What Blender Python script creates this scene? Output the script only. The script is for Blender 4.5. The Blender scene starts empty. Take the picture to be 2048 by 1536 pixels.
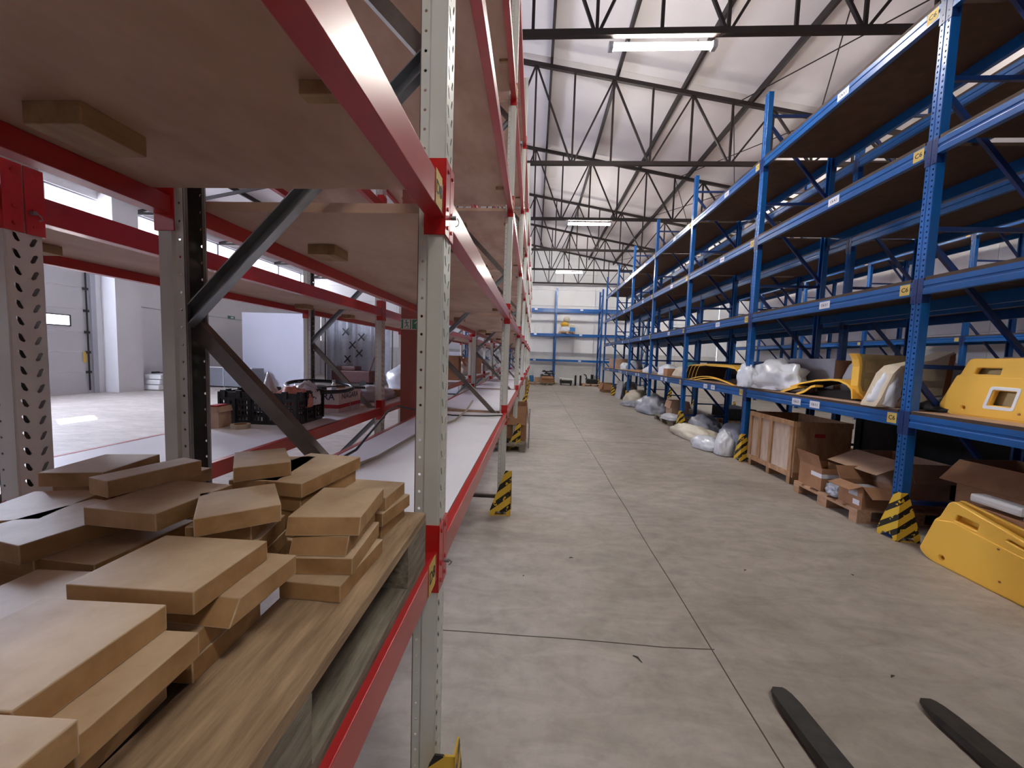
import bpy, bmesh, math, random
from mathutils import Vector, Matrix, noise as mnoise

random.seed(7)
S = bpy.context.scene
C = S.collection

# ------------------------------------------------------------------ camera
def look(yaw, pitch, roll):
    cy, sy = math.cos(yaw), math.sin(yaw)
    f = Vector((-sy, cy, 0)); r = Vector((cy, sy, 0)); u = Vector((0, 0, 1))
    f2 = f*math.cos(pitch) + u*math.sin(pitch); u2 = u*math.cos(pitch) - f*math.sin(pitch)
    r3 = r*math.cos(roll) + u2*math.sin(roll); u3 = u2*math.cos(roll) - r*math.sin(roll)
    return Matrix((r3, u3, -f2)).transposed()
cam_data = bpy.data.cameras.new('camera')
cam = bpy.data.objects.new('camera', cam_data); C.objects.link(cam)
cam_data.sensor_fit = 'HORIZONTAL'; cam_data.sensor_width = 36.0
cam_data.lens = 769.0/2048.0*36.0
cam_data.clip_start = 0.02; cam_data.clip_end = 300
cam.matrix_world = Matrix.Translation((0, 0, 1.62)) @ look(0.0551, -0.0706, 0.0320).to_4x4()
S.camera = cam

# ------------------------------------------------------------------ view, world, sun, daylight
S.view_settings.view_transform = 'Standard'; S.view_settings.look = 'None'
S.view_settings.gamma = 1.0; S.view_settings.use_curve_mapping = False
S.view_settings.exposure = 1.4
S.cycles.use_denoising = True
S.cycles.max_bounces = 7; S.cycles.diffuse_bounces = 4; S.cycles.glossy_bounces = 3
S.cycles.transparent_max_bounces = 8; S.cycles.sample_clamp_indirect = 6.0
S.cycles.caustics_reflective = False; S.cycles.caustics_refractive = False

world = bpy.data.worlds.new('sky'); S.world = world; world.use_nodes = True
bg = world.node_tree.nodes['Background']
bg.inputs[0].default_value = (0.82, 0.90, 1.0, 1); bg.inputs[1].default_value = 3.0

def aim(o, d):
    o.rotation_euler = Vector(d).to_track_quat('-Z', 'Y').to_euler()
sun = bpy.data.objects.new('sun', bpy.data.lights.new('sun', 'SUN')); C.objects.link(sun)
sun.data.energy = 30.0; sun.data.angle = math.radians(0.6); sun.data.color = (1.0, 0.95, 0.88)
sun.location = (-30, 25, 15); aim(sun, (4.8, -3.34, -2.305))

def daylight(name, loc, d, sx, sy, power, col):
    l = bpy.data.lights.new(name, 'AREA'); l.shape = 'RECTANGLE'; l.size = sx; l.size_y = sy
    l.energy = power; l.color = col
    o = bpy.data.objects.new(name, l); C.objects.link(o); o.location = loc; aim(o, d)
    return o
# added light for a made-up strip window in the left wall, out of view
daylight('daylight_strip_window', (-14.25, 8.0, 5.55), (1, 0, -0.12), 1.3, 30.0, 6800, (0.72, 0.79, 1.0))

# ------------------------------------------------------------------ materials
def lin(c):
    return tuple(((x/255.0)/12.92 if x/255.0 <= 0.04045 else ((x/255.0+0.055)/1.055)**2.4) for x in c)
def mat(name, rgb, rough=0.6, metal=0.0, var=0.0, scale=8.0, stretch=(1, 1, 1), bump=0.0, rgb2=None, spec=0.5,
        detail=4.0, emit=None, trans=0.0, alpha=1.0, rvar=0.0, coat=0.0):
    m = bpy.data.materials.new(name); m.use_nodes = True
    nt = m.node_tree; b = nt.nodes['Principled BSDF']
    c = lin(rgb)
    b.inputs['Base Color'].default_value = (*c, 1); b.inputs['Roughness'].default_value = rough
    b.inputs['Metallic'].default_value = metal; b.inputs['Specular IOR Level'].default_value = spec
    if coat: b.inputs['Coat Weight'].default_value = coat; b.inputs['Coat Roughness'].default_value = 0.15
    if trans: b.inputs['Transmission Weight'].default_value = trans
    if alpha < 1: b.inputs['Alpha'].default_value = alpha
    if emit:
        b.inputs['Emission Color'].default_value = (*lin(rgb), 1); b.inputs['Emission Strength'].default_value = emit
    if var or bump or rgb2 or rvar:
        tc = nt.nodes.new('ShaderNodeTexCoord'); mp = nt.nodes.new('ShaderNodeMapping')
        mp.inputs['Scale'].default_value = stretch
        nt.links.new(tc.outputs['Object'], mp.inputs[0])
        oi = nt.nodes.new('ShaderNodeObjectInfo')
        add = nt.nodes.new('ShaderNodeVectorMath'); add.operation = 'ADD'
        mul = nt.nodes.new('ShaderNodeVectorMath'); mul.operation = 'SCALE'
        cmb = nt.nodes.new('ShaderNodeCombineXYZ')
        for i in range(3): nt.links.new(oi.outputs['Random'], cmb.inputs[i])
        nt.links.new(cmb.outputs[0], mul.inputs[0]); mul.inputs['Scale'].default_value = 37.0
        nt.links.new(mp.outputs[0], add.inputs[0]); nt.links.new(mul.outputs[0], add.inputs[1])
        n = nt.nodes.new('ShaderNodeTexNoise'); n.inputs['Scale'].default_value = scale; n.inputs['Detail'].default_value = detail
        n.inputs['Roughness'].default_value = 0.62
        nt.links.new(add.outputs[0], n.inputs['Vector'])
        r = nt.nodes.new('ShaderNodeValToRGB'); r.color_ramp.elements[0].position = 0.32; r.color_ramp.elements[1].position = 0.70
        if rgb2 is not None:
            a0, a1 = lin(rgb2), c
        else:
            a0 = tuple(x*(1-var) for x in c); a1 = tuple(min(1, x*(1+var)) for x in c)
        r.color_ramp.elements[0].color = (*a0, 1); r.color_ramp.elements[1].color = (*a1, 1)
        nt.links.new(n.outputs['Fac'], r.inputs[0]); nt.links.new(r.outputs[0], b.inputs['Base Color'])
        if bump:
            bp = nt.nodes.new('ShaderNodeBump'); bp.inputs['Strength'].default_value = bump; bp.inputs['Distance'].default_value = 0.01
            nt.links.new(n.outputs['Fac'], bp.inputs['Height']); nt.links.new(bp.outputs[0], b.inputs['Normal'])
        if rvar:
            mr = nt.nodes.new('ShaderNodeMapRange'); mr.inputs[3].default_value = rough-rvar; mr.inputs[4].default_value = rough+rvar
            nt.links.new(n.outputs['Fac'], mr.inputs[0]); nt.links.new(mr.outputs[0], b.inputs['Roughness'])
    return m

M = {}
M['wall'] = mat('white painted wall', (234, 234, 236), 0.8, var=0.03, scale=1.2)
M['wall_conc'] = mat('grey concrete panel', (206, 205, 204), 0.85, var=0.06, scale=2.0, bump=0.05)
M['ceiling'] = mat('white roof sheet', (230, 224, 226), 0.55, var=0.04, scale=0.8)
M['truss'] = mat('dark brown steel', (30, 17, 17), 0.6, var=0.15, scale=6)
M['col'] = mat('red brown primer steel', (150, 78, 66), 0.55, var=0.06, scale=3)
M['red'] = mat('red rack paint', (176, 34, 36), 0.33, var=0.07, scale=5, spec=0.6, coat=0.25)
M['redc'] = mat('bright red connector paint', (190, 26, 24), 0.35, var=0.08, scale=14, coat=0.2)
M['post'] = mat('pale grey rack paint', (210, 211, 203), 0.42, var=0.04, scale=7)
M['galv'] = mat('galvanised steel', (150, 154, 158), 0.38, metal=0.75, var=0.10, scale=16)
M['galv_dark'] = mat('dull zinc steel', (116, 108, 102), 0.45, metal=0.6, var=0.14, scale=14)
M['blue'] = mat('blue rack paint', (8, 88, 160), 0.36, var=0.10, scale=6, coat=0.2)
M['blue_dark'] = mat('deep blue rack paint', (6, 44, 104), 0.42, var=0.12, scale=6, coat=0.15)  # blue darkened to imitate shade on the inner rack members
M['ply'] = mat('brown plywood', (200, 168, 148), 0.65, rgb2=(170, 134, 112), scale=3.5, stretch=(1, 0.5, 1), bump=0.02)
M['plyblue'] = mat('dark chipboard', (78, 57, 43), 0.75, rgb2=(60, 43, 32), scale=6, bump=0.02)
M['plytop'] = mat('pale laminate shelf top', (232, 232, 238), 0.35, var=0.03, scale=3)  # brown board top coloured pale to imitate daylight glare
M['batten'] = mat('pale pine batten', (172, 142, 106), 0.7, rgb2=(144, 110, 76), scale=5, stretch=(6, 1, 6))
M['block'] = mat('sawn offcut wood', (206, 182, 152), 0.6, rgb2=(176, 148, 116), scale=9, stretch=(1, 1, 2.5), bump=0.12, detail=7)
M['block_side'] = mat('sawn offcut edge', (190, 152, 106), 0.7, rgb2=(150, 110, 66), scale=12, stretch=(1, 1, 1), bump=0.12, detail=7)
M['pallet'] = mat('weathered pallet wood', (182, 154, 122), 0.8, rgb2=(128, 104, 78), scale=7, stretch=(9, 1, 9), bump=0.25, detail=8)
M['palletg'] = mat('grey weathered pallet board', (150, 142, 126), 0.85, rgb2=(96, 88, 74), scale=9, stretch=(8, 1, 8), bump=0.35, detail=8)
M['palletn'] = mat('new pallet wood', (196, 162, 132), 0.75, rgb2=(164, 126, 96), scale=6, stretch=(1, 6, 6), bump=0.1)
M['crate'] = mat('pale crate timber', (190, 156, 122), 0.75, rgb2=(158, 118, 84), scale=5, stretch=(3, 3, 1), bump=0.08)
M['crate_panel'] = mat('pale crate plywood', (212, 196, 182), 0.75, rgb2=(190, 168, 148), scale=4, stretch=(4, 4, 1))
M['card'] = mat('brown cardboard', (170, 128, 96), 0.8, rgb2=(150, 108, 78), scale=5)
M['cardw'] = mat('white printed board', (222, 206, 202), 0.7, var=0.03, scale=4)
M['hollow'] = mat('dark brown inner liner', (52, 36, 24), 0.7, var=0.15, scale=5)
M['card2'] = mat('pale cardboard', (190, 160, 136), 0.8, rgb2=(172, 140, 116), scale=5)
M['yellow'] = mat('yellow machine plastic', (244, 192, 78), 0.38, var=0.03, scale=3)
M['yellow2'] = mat('deep yellow plastic', (216, 168, 62), 0.42, var=0.05, scale=4)
M['tan'] = mat('tan moulded plastic', (180, 160, 112), 0.7, var=0.08, scale=8)
M['black'] = mat('black plastic', (22, 22, 24), 0.4, var=0.2, scale=10)
M['iron'] = mat('dark worn steel', (62, 60, 58), 0.45, metal=0.35, var=0.35, scale=12, bump=0.06)
M['dark'] = mat('dark rubber', (30, 28, 28), 0.6)
M['plastic'] = mat('white plastic sheet', (214, 218, 226), 0.3, var=0.05, scale=6, coat=0.3)
M['plastic_g'] = mat('grey plastic sheet', (160, 164, 174), 0.35, var=0.12, scale=6, coat=0.3)
M['plastic_c'] = mat('cream plastic sheet', (206, 198, 180), 0.4, var=0.08, scale=6, coat=0.2)
M['foam'] = mat('beige foam wrap', (200, 186, 160), 0.6, var=0.05, scale=6)
M['tape'] = mat('brown packing tape', (150, 96, 60), 0.35)
M['white'] = mat('white paint', (232, 232, 232), 0.5)
M['labelw'] = mat('white label paper', (226, 228, 236), 0.6)
M['labely'] = mat('yellow label paper', (214, 184, 96), 0.6)
M['ink'] = mat('black print', (28, 26, 22), 0.6)
M['inkb'] = mat('navy print', (26, 30, 70), 0.6)
M['redprint'] = mat('red print', (178, 40, 46), 0.6)
M['green'] = mat('green sign', (58, 140, 104), 0.5)
M['redsign'] = mat('red sign', (170, 30, 34), 0.5)
M['teal'] = mat('teal sheet', (96, 176, 190), 0.5, var=0.1)
M['bluebox'] = mat('blue plastic', (40, 116, 180), 0.45)
M['metalbag'] = mat('silver foil bag', (168, 172, 182), 0.32, metal=0.35, var=0.12, scale=10)
M['pinkbag'] = mat('salmon plastic', (214, 140, 124), 0.4, var=0.1, scale=8)
M['door'] = mat('white door panel', (206, 206, 208), 0.55, var=0.02, scale=2)
M['maroon'] = mat('dark red machine paint', (74, 30, 30), 0.5, var=0.2)
M['tube'] = mat('lit fluorescent diffuser', (255, 250, 240), 0.4, emit=115.0)
M['cable'] = mat('grey cable', (70, 70, 74), 0.5)
M['cablet'] = mat('cream cable', (168, 156, 140), 0.5)
M['partition'] = mat('pale grey painted partition', (186, 188, 200), 0.7, var=0.02, scale=1)
M['lightgrey'] = mat('light grey steel', (176, 178, 186), 0.45, var=0.04)
M['greysheet'] = mat('grey steel sheet', (132, 134, 142), 0.5, var=0.06)

def stripe_mat(sy):
    m = bpy.data.materials.new('yellow and black hazard paint'); m.use_nodes = True
    nt = m.node_tree; b = nt.nodes['Principled BSDF']; b.inputs['Roughness'].default_value = 0.5
    tc = nt.nodes.new('ShaderNodeTexCoord'); sx = nt.nodes.new('ShaderNodeSeparateXYZ')
    nt.links.new(tc.outputs['Object'], sx.inputs[0])
    a = nt.nodes.new('ShaderNodeMath'); a.operation = 'ADD'
    ym = nt.nodes.new('ShaderNodeMath'); ym.operation = 'MULTIPLY'; ym.inputs[1].default_value = sy
    nt.links.new(sx.outputs[1], ym.inputs[0])
    nt.links.new(sx.outputs[0], a.inputs[0]); nt.links.new(ym.outputs[0], a.inputs[1])
    k = nt.nodes.new('ShaderNodeMath'); k.operation = 'MULTIPLY'; k.inputs[1].default_value = -0.8
    nt.links.new(a.outputs[0], k.inputs[0])
    z = nt.nodes.new('ShaderNodeMath'); z.operation = 'ADD'
    nt.links.new(sx.outputs[2], z.inputs[0]); nt.links.new(k.outputs[0], z.inputs[1])
    s = nt.nodes.new('ShaderNodeMath'); s.operation = 'MULTIPLY'; s.inputs[1].default_value = 7.2
    nt.links.new(z.outputs[0], s.inputs[0])
    f = nt.nodes.new('ShaderNodeMath'); f.operation = 'FRACT'; nt.links.new(s.outputs[0], f.inputs[0])
    g = nt.nodes.new('ShaderNodeMath'); g.operation = 'GREATER_THAN'; g.inputs[1].default_value = 0.55
    nt.links.new(f.outputs[0], g.inputs[0])
    n = nt.nodes.new('ShaderNodeTexNoise'); n.inputs['Scale'].default_value = 22; nt.links.new(tc.outputs['Object'], n.inputs['Vector'])
    w = nt.nodes.new('ShaderNodeMath'); w.operation = 'LESS_THAN'; w.inputs[1].default_value = 0.60
    nt.links.new(n.outputs['Fac'], w.inputs[0])
    mm = nt.nodes.new('ShaderNodeMath'); mm.operation = 'MULTIPLY'
    nt.links.new(g.outputs[0], mm.inputs[0]); nt.links.new(w.outputs[0], mm.inputs[1])
    mx = nt.nodes.new('ShaderNodeMix'); mx.data_type = 'RGBA'
    mx.inputs[6].default_value = (*lin((222, 182, 56)), 1); mx.inputs[7].default_value = (*lin((24, 22, 20)), 1)
    nt.links.new(mm.outputs[0], mx.inputs[0]); nt.links.new(mx.outputs[2], b.inputs['Base Color'])
    return m
M['stripe'] = {1: stripe_mat(-1.0), -1: stripe_mat(1.0)}

def floor_mat():
    m = bpy.data.materials.new('worn concrete floor'); m.use_nodes = True
    nt = m.node_tree; b = nt.nodes['Principled BSDF']; L = nt.links
    tc = nt.nodes.new('ShaderNodeTexCoord')
    def noise(sc, det, ro=0.6, stretch=None, dist=0.0):
        n = nt.nodes.new('ShaderNodeTexNoise'); n.inputs['Scale'].default_value = sc; n.inputs['Detail'].default_value = det
        n.inputs['Roughness'].default_value = ro; n.inputs['Distortion'].default_value = dist
        if stretch:
            mp = nt.nodes.new('ShaderNodeMapping'); mp.inputs['Scale'].default_value = stretch
            L.new(tc.outputs['Object'], mp.inputs[0]); L.new(mp.outputs[0], n.inputs['Vector'])
        else:
            L.new(tc.outputs['Object'], n.inputs['Vector'])
        return n
    big = noise(0.7, 6, 0.62, dist=0.6); fine = noise(9, 8, 0.7); str_ = noise(2.2, 6, 0.65, (1.0, 2.6, 1), 0.8)
    r1 = nt.nodes.new('ShaderNodeValToRGB'); r1.color_ramp.elements[0].position = 0.30; r1.color_ramp.elements[1].position = 0.70
    r1.color_ramp.elements[0].color = (*lin((158, 150, 141)), 1); r1.color_ramp.elements[1].color = (*lin((188, 181, 174)), 1)
    L.new(big.outputs['Fac'], r1.inputs[0])
    r2 = nt.nodes.new('ShaderNodeValToRGB'); r2.color_ramp.elements[0].position = 0.34; r2.color_ramp.elements[1].position = 0.66
    r2.color_ramp.elements[0].color = (0.74, 0.72, 0.69, 1); r2.color_ramp.elements[1].color = (1.08, 1.07, 1.07, 1)
    L.new(str_.outputs['Fac'], r2.inputs[0])
    m1 = nt.nodes.new('ShaderNodeMix'); m1.data_type = 'RGBA'; m1.blend_type = 'MULTIPLY'; m1.inputs[0].default_value = 0.8
    L.new(r1.outputs[0], m1.inputs[6]); L.new(r2.outputs[0], m1.inputs[7])
    r3 = nt.nodes.new('ShaderNodeValToRGB'); r3.color_ramp.elements[0].position = 0.28; r3.color_ramp.elements[1].position = 0.55
    r3.color_ramp.elements[0].color = (0.70, 0.68, 0.66, 1); r3.color_ramp.elements[1].color = (1, 1, 1, 1)
    L.new(fine.outputs['Fac'], r3.inputs[0])
    m2 = nt.nodes.new('ShaderNodeMix'); m2.data_type = 'RGBA'; m2.blend_type = 'MULTIPLY'; m2.inputs[0].default_value = 0.55
    L.new(m1.outputs[2], m2.inputs[6]); L.new(r3.outputs[0], m2.inputs[7])
    L.new(m2.outputs[2], b.inputs['Base Color'])
    mr = nt.nodes.new('ShaderNodeMapRange'); mr.inputs[3].default_value = 0.42; mr.inputs[4].default_value = 0.66
    L.new(big.outputs['Fac'], mr.inputs[0]); L.new(mr.outputs[0], b.inputs['Roughness'])
    bp = nt.nodes.new('ShaderNodeBump'); bp.inputs['Strength'].default_value = 0.12; bp.inputs['Distance'].default_value = 0.01
    L.new(fine.outputs['Fac'], bp.inputs['Height']); L.new(bp.outputs[0], b.inputs['Normal'])
    return m
M['floor'] = floor_mat()
def pane_mat():
    m = bpy.data.materials.new('clear door pane'); m.use_nodes = True
    nt = m.node_tree; nt.nodes.remove(nt.nodes['Principled BSDF']); out = nt.nodes['Material Output']
    t = nt.nodes.new('ShaderNodeBsdfTransparent'); t.inputs[0].default_value = (0.97, 0.93, 0.95, 1)
    g = nt.nodes.new('ShaderNodeBsdfGlossy'); g.inputs['Roughness'].default_value = 0.05
    mx = nt.nodes.new('ShaderNodeMixShader'); mx.inputs[0].default_value = 0.06
    nt.links.new(t.outputs[0], mx.inputs[1]); nt.links.new(g.outputs[0], mx.inputs[2]); nt.links.new(mx.outputs[0], out.inputs[0])
    return m
M['pane'] = pane_mat()

# ------------------------------------------------------------------ mesh helpers
class MB:
    def __init__(s): s.v = []; s.f = []; s.mi = []
    def add(s, vs, fs, mi=0):
        o = len(s.v); s.v += [tuple(v) for v in vs]; s.f += [tuple(i+o for i in f) for f in fs]; s.mi += [mi]*len(fs)
        return s
    def box(s, x0, x1, y0, y1, z0, z1, mi=0):
        return s.add([(x0,y0,z0),(x1,y0,z0),(x1,y1,z0),(x0,y1,z0),(x0,y0,z1),(x1,y0,z1),(x1,y1,z1),(x0,y1,z1)],
              [(0,3,2,1),(4,5,6,7),(0,1,5,4),(1,2,6,5),(2,3,7,6),(3,0,4,7)], mi)
    def bar(s, p, q, w, h, up=(0,0,1), mi=0):
        p = Vector(p); q = Vector(q); d = (q-p).normalized(); u = Vector(up)
        a = d.cross(u)
        if a.length < 1e-4: a = d.cross(Vector((1,0,0)))
        a.normalize(); b = a.cross(d).normalized()
        vs = []
        for e in (p, q):
            for i, j in ((-1,-1),(1,-1),(1,1),(-1,1)): vs.append(e + a*(w/2*i) + b*(h/2*j))
        return s.add(vs, [(0,1,2,3),(7,6,5,4),(0,4,5,1),(1,5,6,2),(2,6,7,3),(3,7,4,0)], mi)
    def prism(s, poly, fn, d0, d1, mi=0):
        n = len(poly); vs = [fn(a, b, d0) for a, b in poly] + [fn(a, b, d1) for a, b in poly]
        fs = [tuple(range(n))[::-1], tuple(range(n, 2*n))] + [(i, (i+1) % n, n+(i+1) % n, n+i) for i in range(n)]
        return s.add(vs, fs, mi)
    def tube(s, path, r, n=8, mi=0, closed=False):
        P = [Vector(p) for p in path]; m = len(P); rings = []
        for i, p in enumerate(P):
            a = P[i-1] if (i or closed) else P[0]; b = P[(i+1) % m] if (i < m-1 or closed) else P[-1]
            d = (b-a).normalized(); u = Vector((0,0,1)) if abs(d.z) < 0.95 else Vector((1,0,0))
            x = d.cross(u).normalized(); y = x.cross(d)
            rr = r[i] if isinstance(r, (list, tuple)) else r
            rings.append([p + x*(rr*math.cos(2*math.pi*k/n)) + y*(rr*math.sin(2*math.pi*k/n)) for k in range(n)])
        vs = [v for R in rings for v in R]; fs = []
        for i in range(m if closed else m-1):
            j = (i+1) % m
            for k in range(n): fs.append((i*n+k, i*n+(k+1) % n, j*n+(k+1) % n, j*n+k))
        if not closed: fs += [tuple(range(n))[::-1], tuple(range((m-1)*n, m*n))]
        return s.add(vs, fs, mi)
    def cyl(s, c, r, h, n=16, axis='z', mi=0):
        c = Vector(c); d = {'x': Vector((1,0,0)), 'y': Vector((0,1,0)), 'z': Vector((0,0,1))}[axis]
        return s.tube([c, c+d*h], r, n, mi)
    def lathe(s, prof, c=(0,0,0), n=24, mi=0):
        vs = []; fs = []
        for r, z in prof:
            for k in range(n): vs.append((c[0]+r*math.cos(2*math.pi*k/n), c[1]+r*math.sin(2*math.pi*k/n), c[2]+z))
        for i in range(len(prof)-1):
            for k in range(n): fs.append((i*n+k, i*n+(k+1) % n, (i+1)*n+(k+1) % n, (i+1)*n+k))
        return s.add(vs, fs, mi)
    def mesh(s, name, mats, bev=0.0, smooth=False):
        me = bpy.data.meshes.new(name); me.from_pydata(s.v, [], s.f); me.update()
        if not isinstance(mats, (list, tuple)): mats = [mats]
        for m in mats: me.materials.append(M[m] if isinstance(m, str) else m)
        me.polygons.foreach_set('material_index', s.mi)
        if bev:
            bm = bmesh.new(); bm.from_mesh(me)
            bmesh.ops.remove_doubles(bm, verts=bm.verts, dist=1e-5)
            es = [e for e in bm.edges if len(e.link_faces) == 2 and e.calc_face_angle(0) > 0.5]
            bmesh.ops.bevel(bm, geom=es, offset=bev, segments=2, affect='EDGES', profile=0.6)
            bm.to_mesh(me); bm.free()
        if smooth:
            me.polygons.foreach_set('use_smooth', [True]*len(me.polygons))
        return me
    def build(s, name, mats, parent=None, loc=(0,0,0), rot=(0,0,0), bev=0.0, smooth=False):
        return obj(name, s.mesh(name, mats, bev, smooth), parent, loc, rot)
def obj(name, me, parent=None, loc=(0,0,0), rot=(0,0,0), scale=None):
    o = bpy.data.objects.new(name, me); C.objects.link(o)
    if parent is not None: o.parent = parent
    o.location = loc; o.rotation_euler = rot
    if scale: o.scale = scale
    return o
def tag(o, label, cat, group=None, kind=None):
    o['label'] = label; o['category'] = cat
    if group: o['group'] = group
    if kind: o['kind'] = kind
    return o
def thing(name, label, cat, loc=(0,0,0), rot=(0,0,0), group=None, kind=None):
    o = bpy.data.objects.new(name, None); C.objects.link(o); o.location = loc; o.rotation_euler = rot
    o.empty_display_size = 0.1
    return tag(o, label, cat, group, kind)
def copy_tree(o, parent=None, loc=None, rot=None, label=None):
    c = o.copy(); C.objects.link(c)
    if parent is not None: c.parent = parent
    if loc is not None: c.location = loc
    if rot is not None: c.rotation_euler = rot
    if label: c['label'] = label
    for ch in list(o.children): copy_tree(ch, c)
    return c
_dg = None
def curve_mesh(name, loops, thick, mats, bev=0.0):
    """filled outline with holes in its own XY plane, given thickness along Z (centred)"""
    cu = bpy.data.curves.new(name, 'CURVE'); cu.dimensions = '2D'; cu.fill_mode = 'BOTH'
    cu.extrude = thick/2-bev; cu.bevel_depth = bev; cu.bevel_resolution = 1 if bev else 0
    for lp in loops:
        sp = cu.splines.new('POLY'); sp.points.add(len(lp)-1); sp.use_cyclic_u = True
        for p, (x, y) in zip(sp.points, lp): p.co = (x, y, 0, 1)
    t = bpy.data.objects.new(name, cu)
    me = bpy.data.meshes.new_from_object(t); bpy.data.objects.remove(t); bpy.data.curves.remove(cu)
    me.name = name; me.materials.clear()
    for m in (mats if isinstance(mats, (list, tuple)) else [mats]): me.materials.append(M[m])
    return me
_tx = {}
def text_mesh(txt, size, mat_='ink', ext=0.0004):
    key = (txt, size, mat_)
    if key in _tx: return _tx[key]
    cu = bpy.data.curves.new('lettering', 'FONT'); cu.body = txt; cu.size = size; cu.align_x = 'CENTER'; cu.align_y = 'CENTER'
    cu.extrude = ext; cu.resolution_u = 2; cu.offset = size*0.012
    t = bpy.data.objects.new('lettering', cu)
    me = bpy.data.meshes.new_from_object(t); bpy.data.objects.remove(t); bpy.data.curves.remove(cu)
    me.name = 'lettering'; me.materials.clear(); me.materials.append(M[mat_])
    _tx[key] = me
    return me
FACE = {'-y': (math.pi/2, 0, 0), '+x': (math.pi/2, 0, math.pi/2), '-x': (math.pi/2, 0, -math.pi/2), '+y': (math.pi/2, 0, math.pi), 'up': (0, 0, 0)}
def rounded(poly, r, n=4):
    out = []
    m = len(poly)
    for i in range(m):
        p = Vector(poly[i]); a = (Vector(poly[i-1])-p); b = (Vector(poly[(i+1) % m])-p)
        rr = min(r, a.length*0.45, b.length*0.45); pa = p+a.normalized()*rr; pb = p+b.normalized()*rr
        for k in range(n+1):
            t = k/n; q = pa*(1-t)**2 + p*2*t*(1-t) + pb*t*t; out.append((q.x, q.y))
    return out
def crumple(name, size, seed, mats, amp=0.22, freq=2.2, parent=None, loc=(0,0,0), rot=(0,0,0), flat=0.25, sub=4, peak=None, ridge=0.5):
    """a slumped, creased bag: closed blob standing on z = 0"""
    bm = bmesh.new(); bmesh.ops.create_icosphere(bm, subdivisions=sub, radius=1.0)
    off = Vector((seed*3.1, seed*1.7, seed*0.9))
    for v in bm.verts:
        p = v.co.copy(); d = p.normalized()
        n1 = mnoise.noise(d*freq+off); n2 = 1-abs(mnoise.noise(d*freq*2.1+off*1.3))*2; n3 = mnoise.noise(d*freq*5.5+off)
        r = 1 + amp*(n1*1.1 + ridge*(n2-0.4) + 0.28*n3)
        q = d*r
        if peak and d.z > 0:
            w = max(0, 1-((d.x-peak[0])**2+(d.y-peak[1])**2)/peak[2]**2); q.z += peak[3]*w*w; q.x *= 1-0.5*w; q.y *= 1-0.5*w
        if q.z < -flat: q.z = -flat + (q.z+flat)*0.06
        v.co = q
    zmin = min(v.co.z for v in bm.verts); zmax = max(v.co.z for v in bm.verts)
    for v in bm.verts:
        v.co = Vector((v.co.x*size[0]/2, v.co.y*size[1]/2, (v.co.z-zmin)/(zmax-zmin)*size[2]))
    me = bpy.data.meshes.new(name); bm.to_mesh(me); bm.free()
    for m in (mats if isinstance(mats, (list, tuple)) else [mats]): me.materials.append(M[m])
    me.polygons.foreach_set('use_smooth', [True]*len(me.polygons))
    return obj(name, me, parent, loc, rot)

# ================================================================== the hall
XL, XR, YF, YB = -14.4, 11.6, -10.0, 25.3       # left, right, front (behind the camera), back
ZB = 6.27                                       # underside level of the trusses
RX = -1.45                                      # ridge
def ztop(x): return 8.73 - 0.189*abs(x-RX)
def struct(o, label, cat):
    return tag(o, label, cat, kind='structure')

struct(MB().box(XL-0.3, XR+0.3, YF-0.3, YB+0.3, -0.25, 0).build('floor', 'floor'), 'worn beige grey concrete floor of the hall', 'floor')
fl = bpy.data.objects['floor']
def crack(pts, w):
    mb = MB()
    for (a, b) in zip(pts, pts[1:]):
        mb.bar((a[0], a[1], 0.0008), (b[0], b[1], 0.0008), w, 0.0016)
    return mb
M['crackm'] = mat('dark floor joint', (84, 76, 68), 0.9)
random.seed(3)
jl = [(1.065+random.uniform(-0.006, 0.006), y) for y in [1.0+0.45*i for i in range(50)]]
crack(jl, 0.006).build('joint_line', 'crackm', fl)
for yy in (2.13, 7.6, 13.1, 18.6):
    crack([(x, yy+random.uniform(-0.008, 0.008)) for x in [-0.6+0.28*i for i in range(12 if yy > 3 else 7)]], 0.005).build('joint_line', 'crackm', fl)
# small litter on the aisle floor
for i, (x, y, a, s) in enumerate([(0.62, 2.02, -0.9, 0.06), (1.95, 2.03, 0.4, 0.03), (0.36, 3.05, 0.2, 0.035), (-0.02, 2.75, 1.0, 0.015), (1.72, 3.02, 0.6, 0.03), (2.55, 3.05, 2.0, 0.02)]):
    mb = MB(); mb.tube([(-s/2, 0, 0.003), (-s*0.1, s*0.15, 0.005), (s/2, 0, 0.003)], [0.002, 0.004, 0.0015], 6)
    tag(mb.build('wood_splinter', 'iron', None, (x, y, 0), (0, 0, a)), ['dark curved splinter on floor between crossing joint and camera', 'tiny dark chip on floor ahead of the fork tines',
        'small dark chip on floor beside red rack', 'tiny speck lying near red rack post foot', 'thin dark splinter in middle of aisle', 'dark speck on floor near blue rack'][i], 'splinter', 'litter on the aisle floor')

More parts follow.
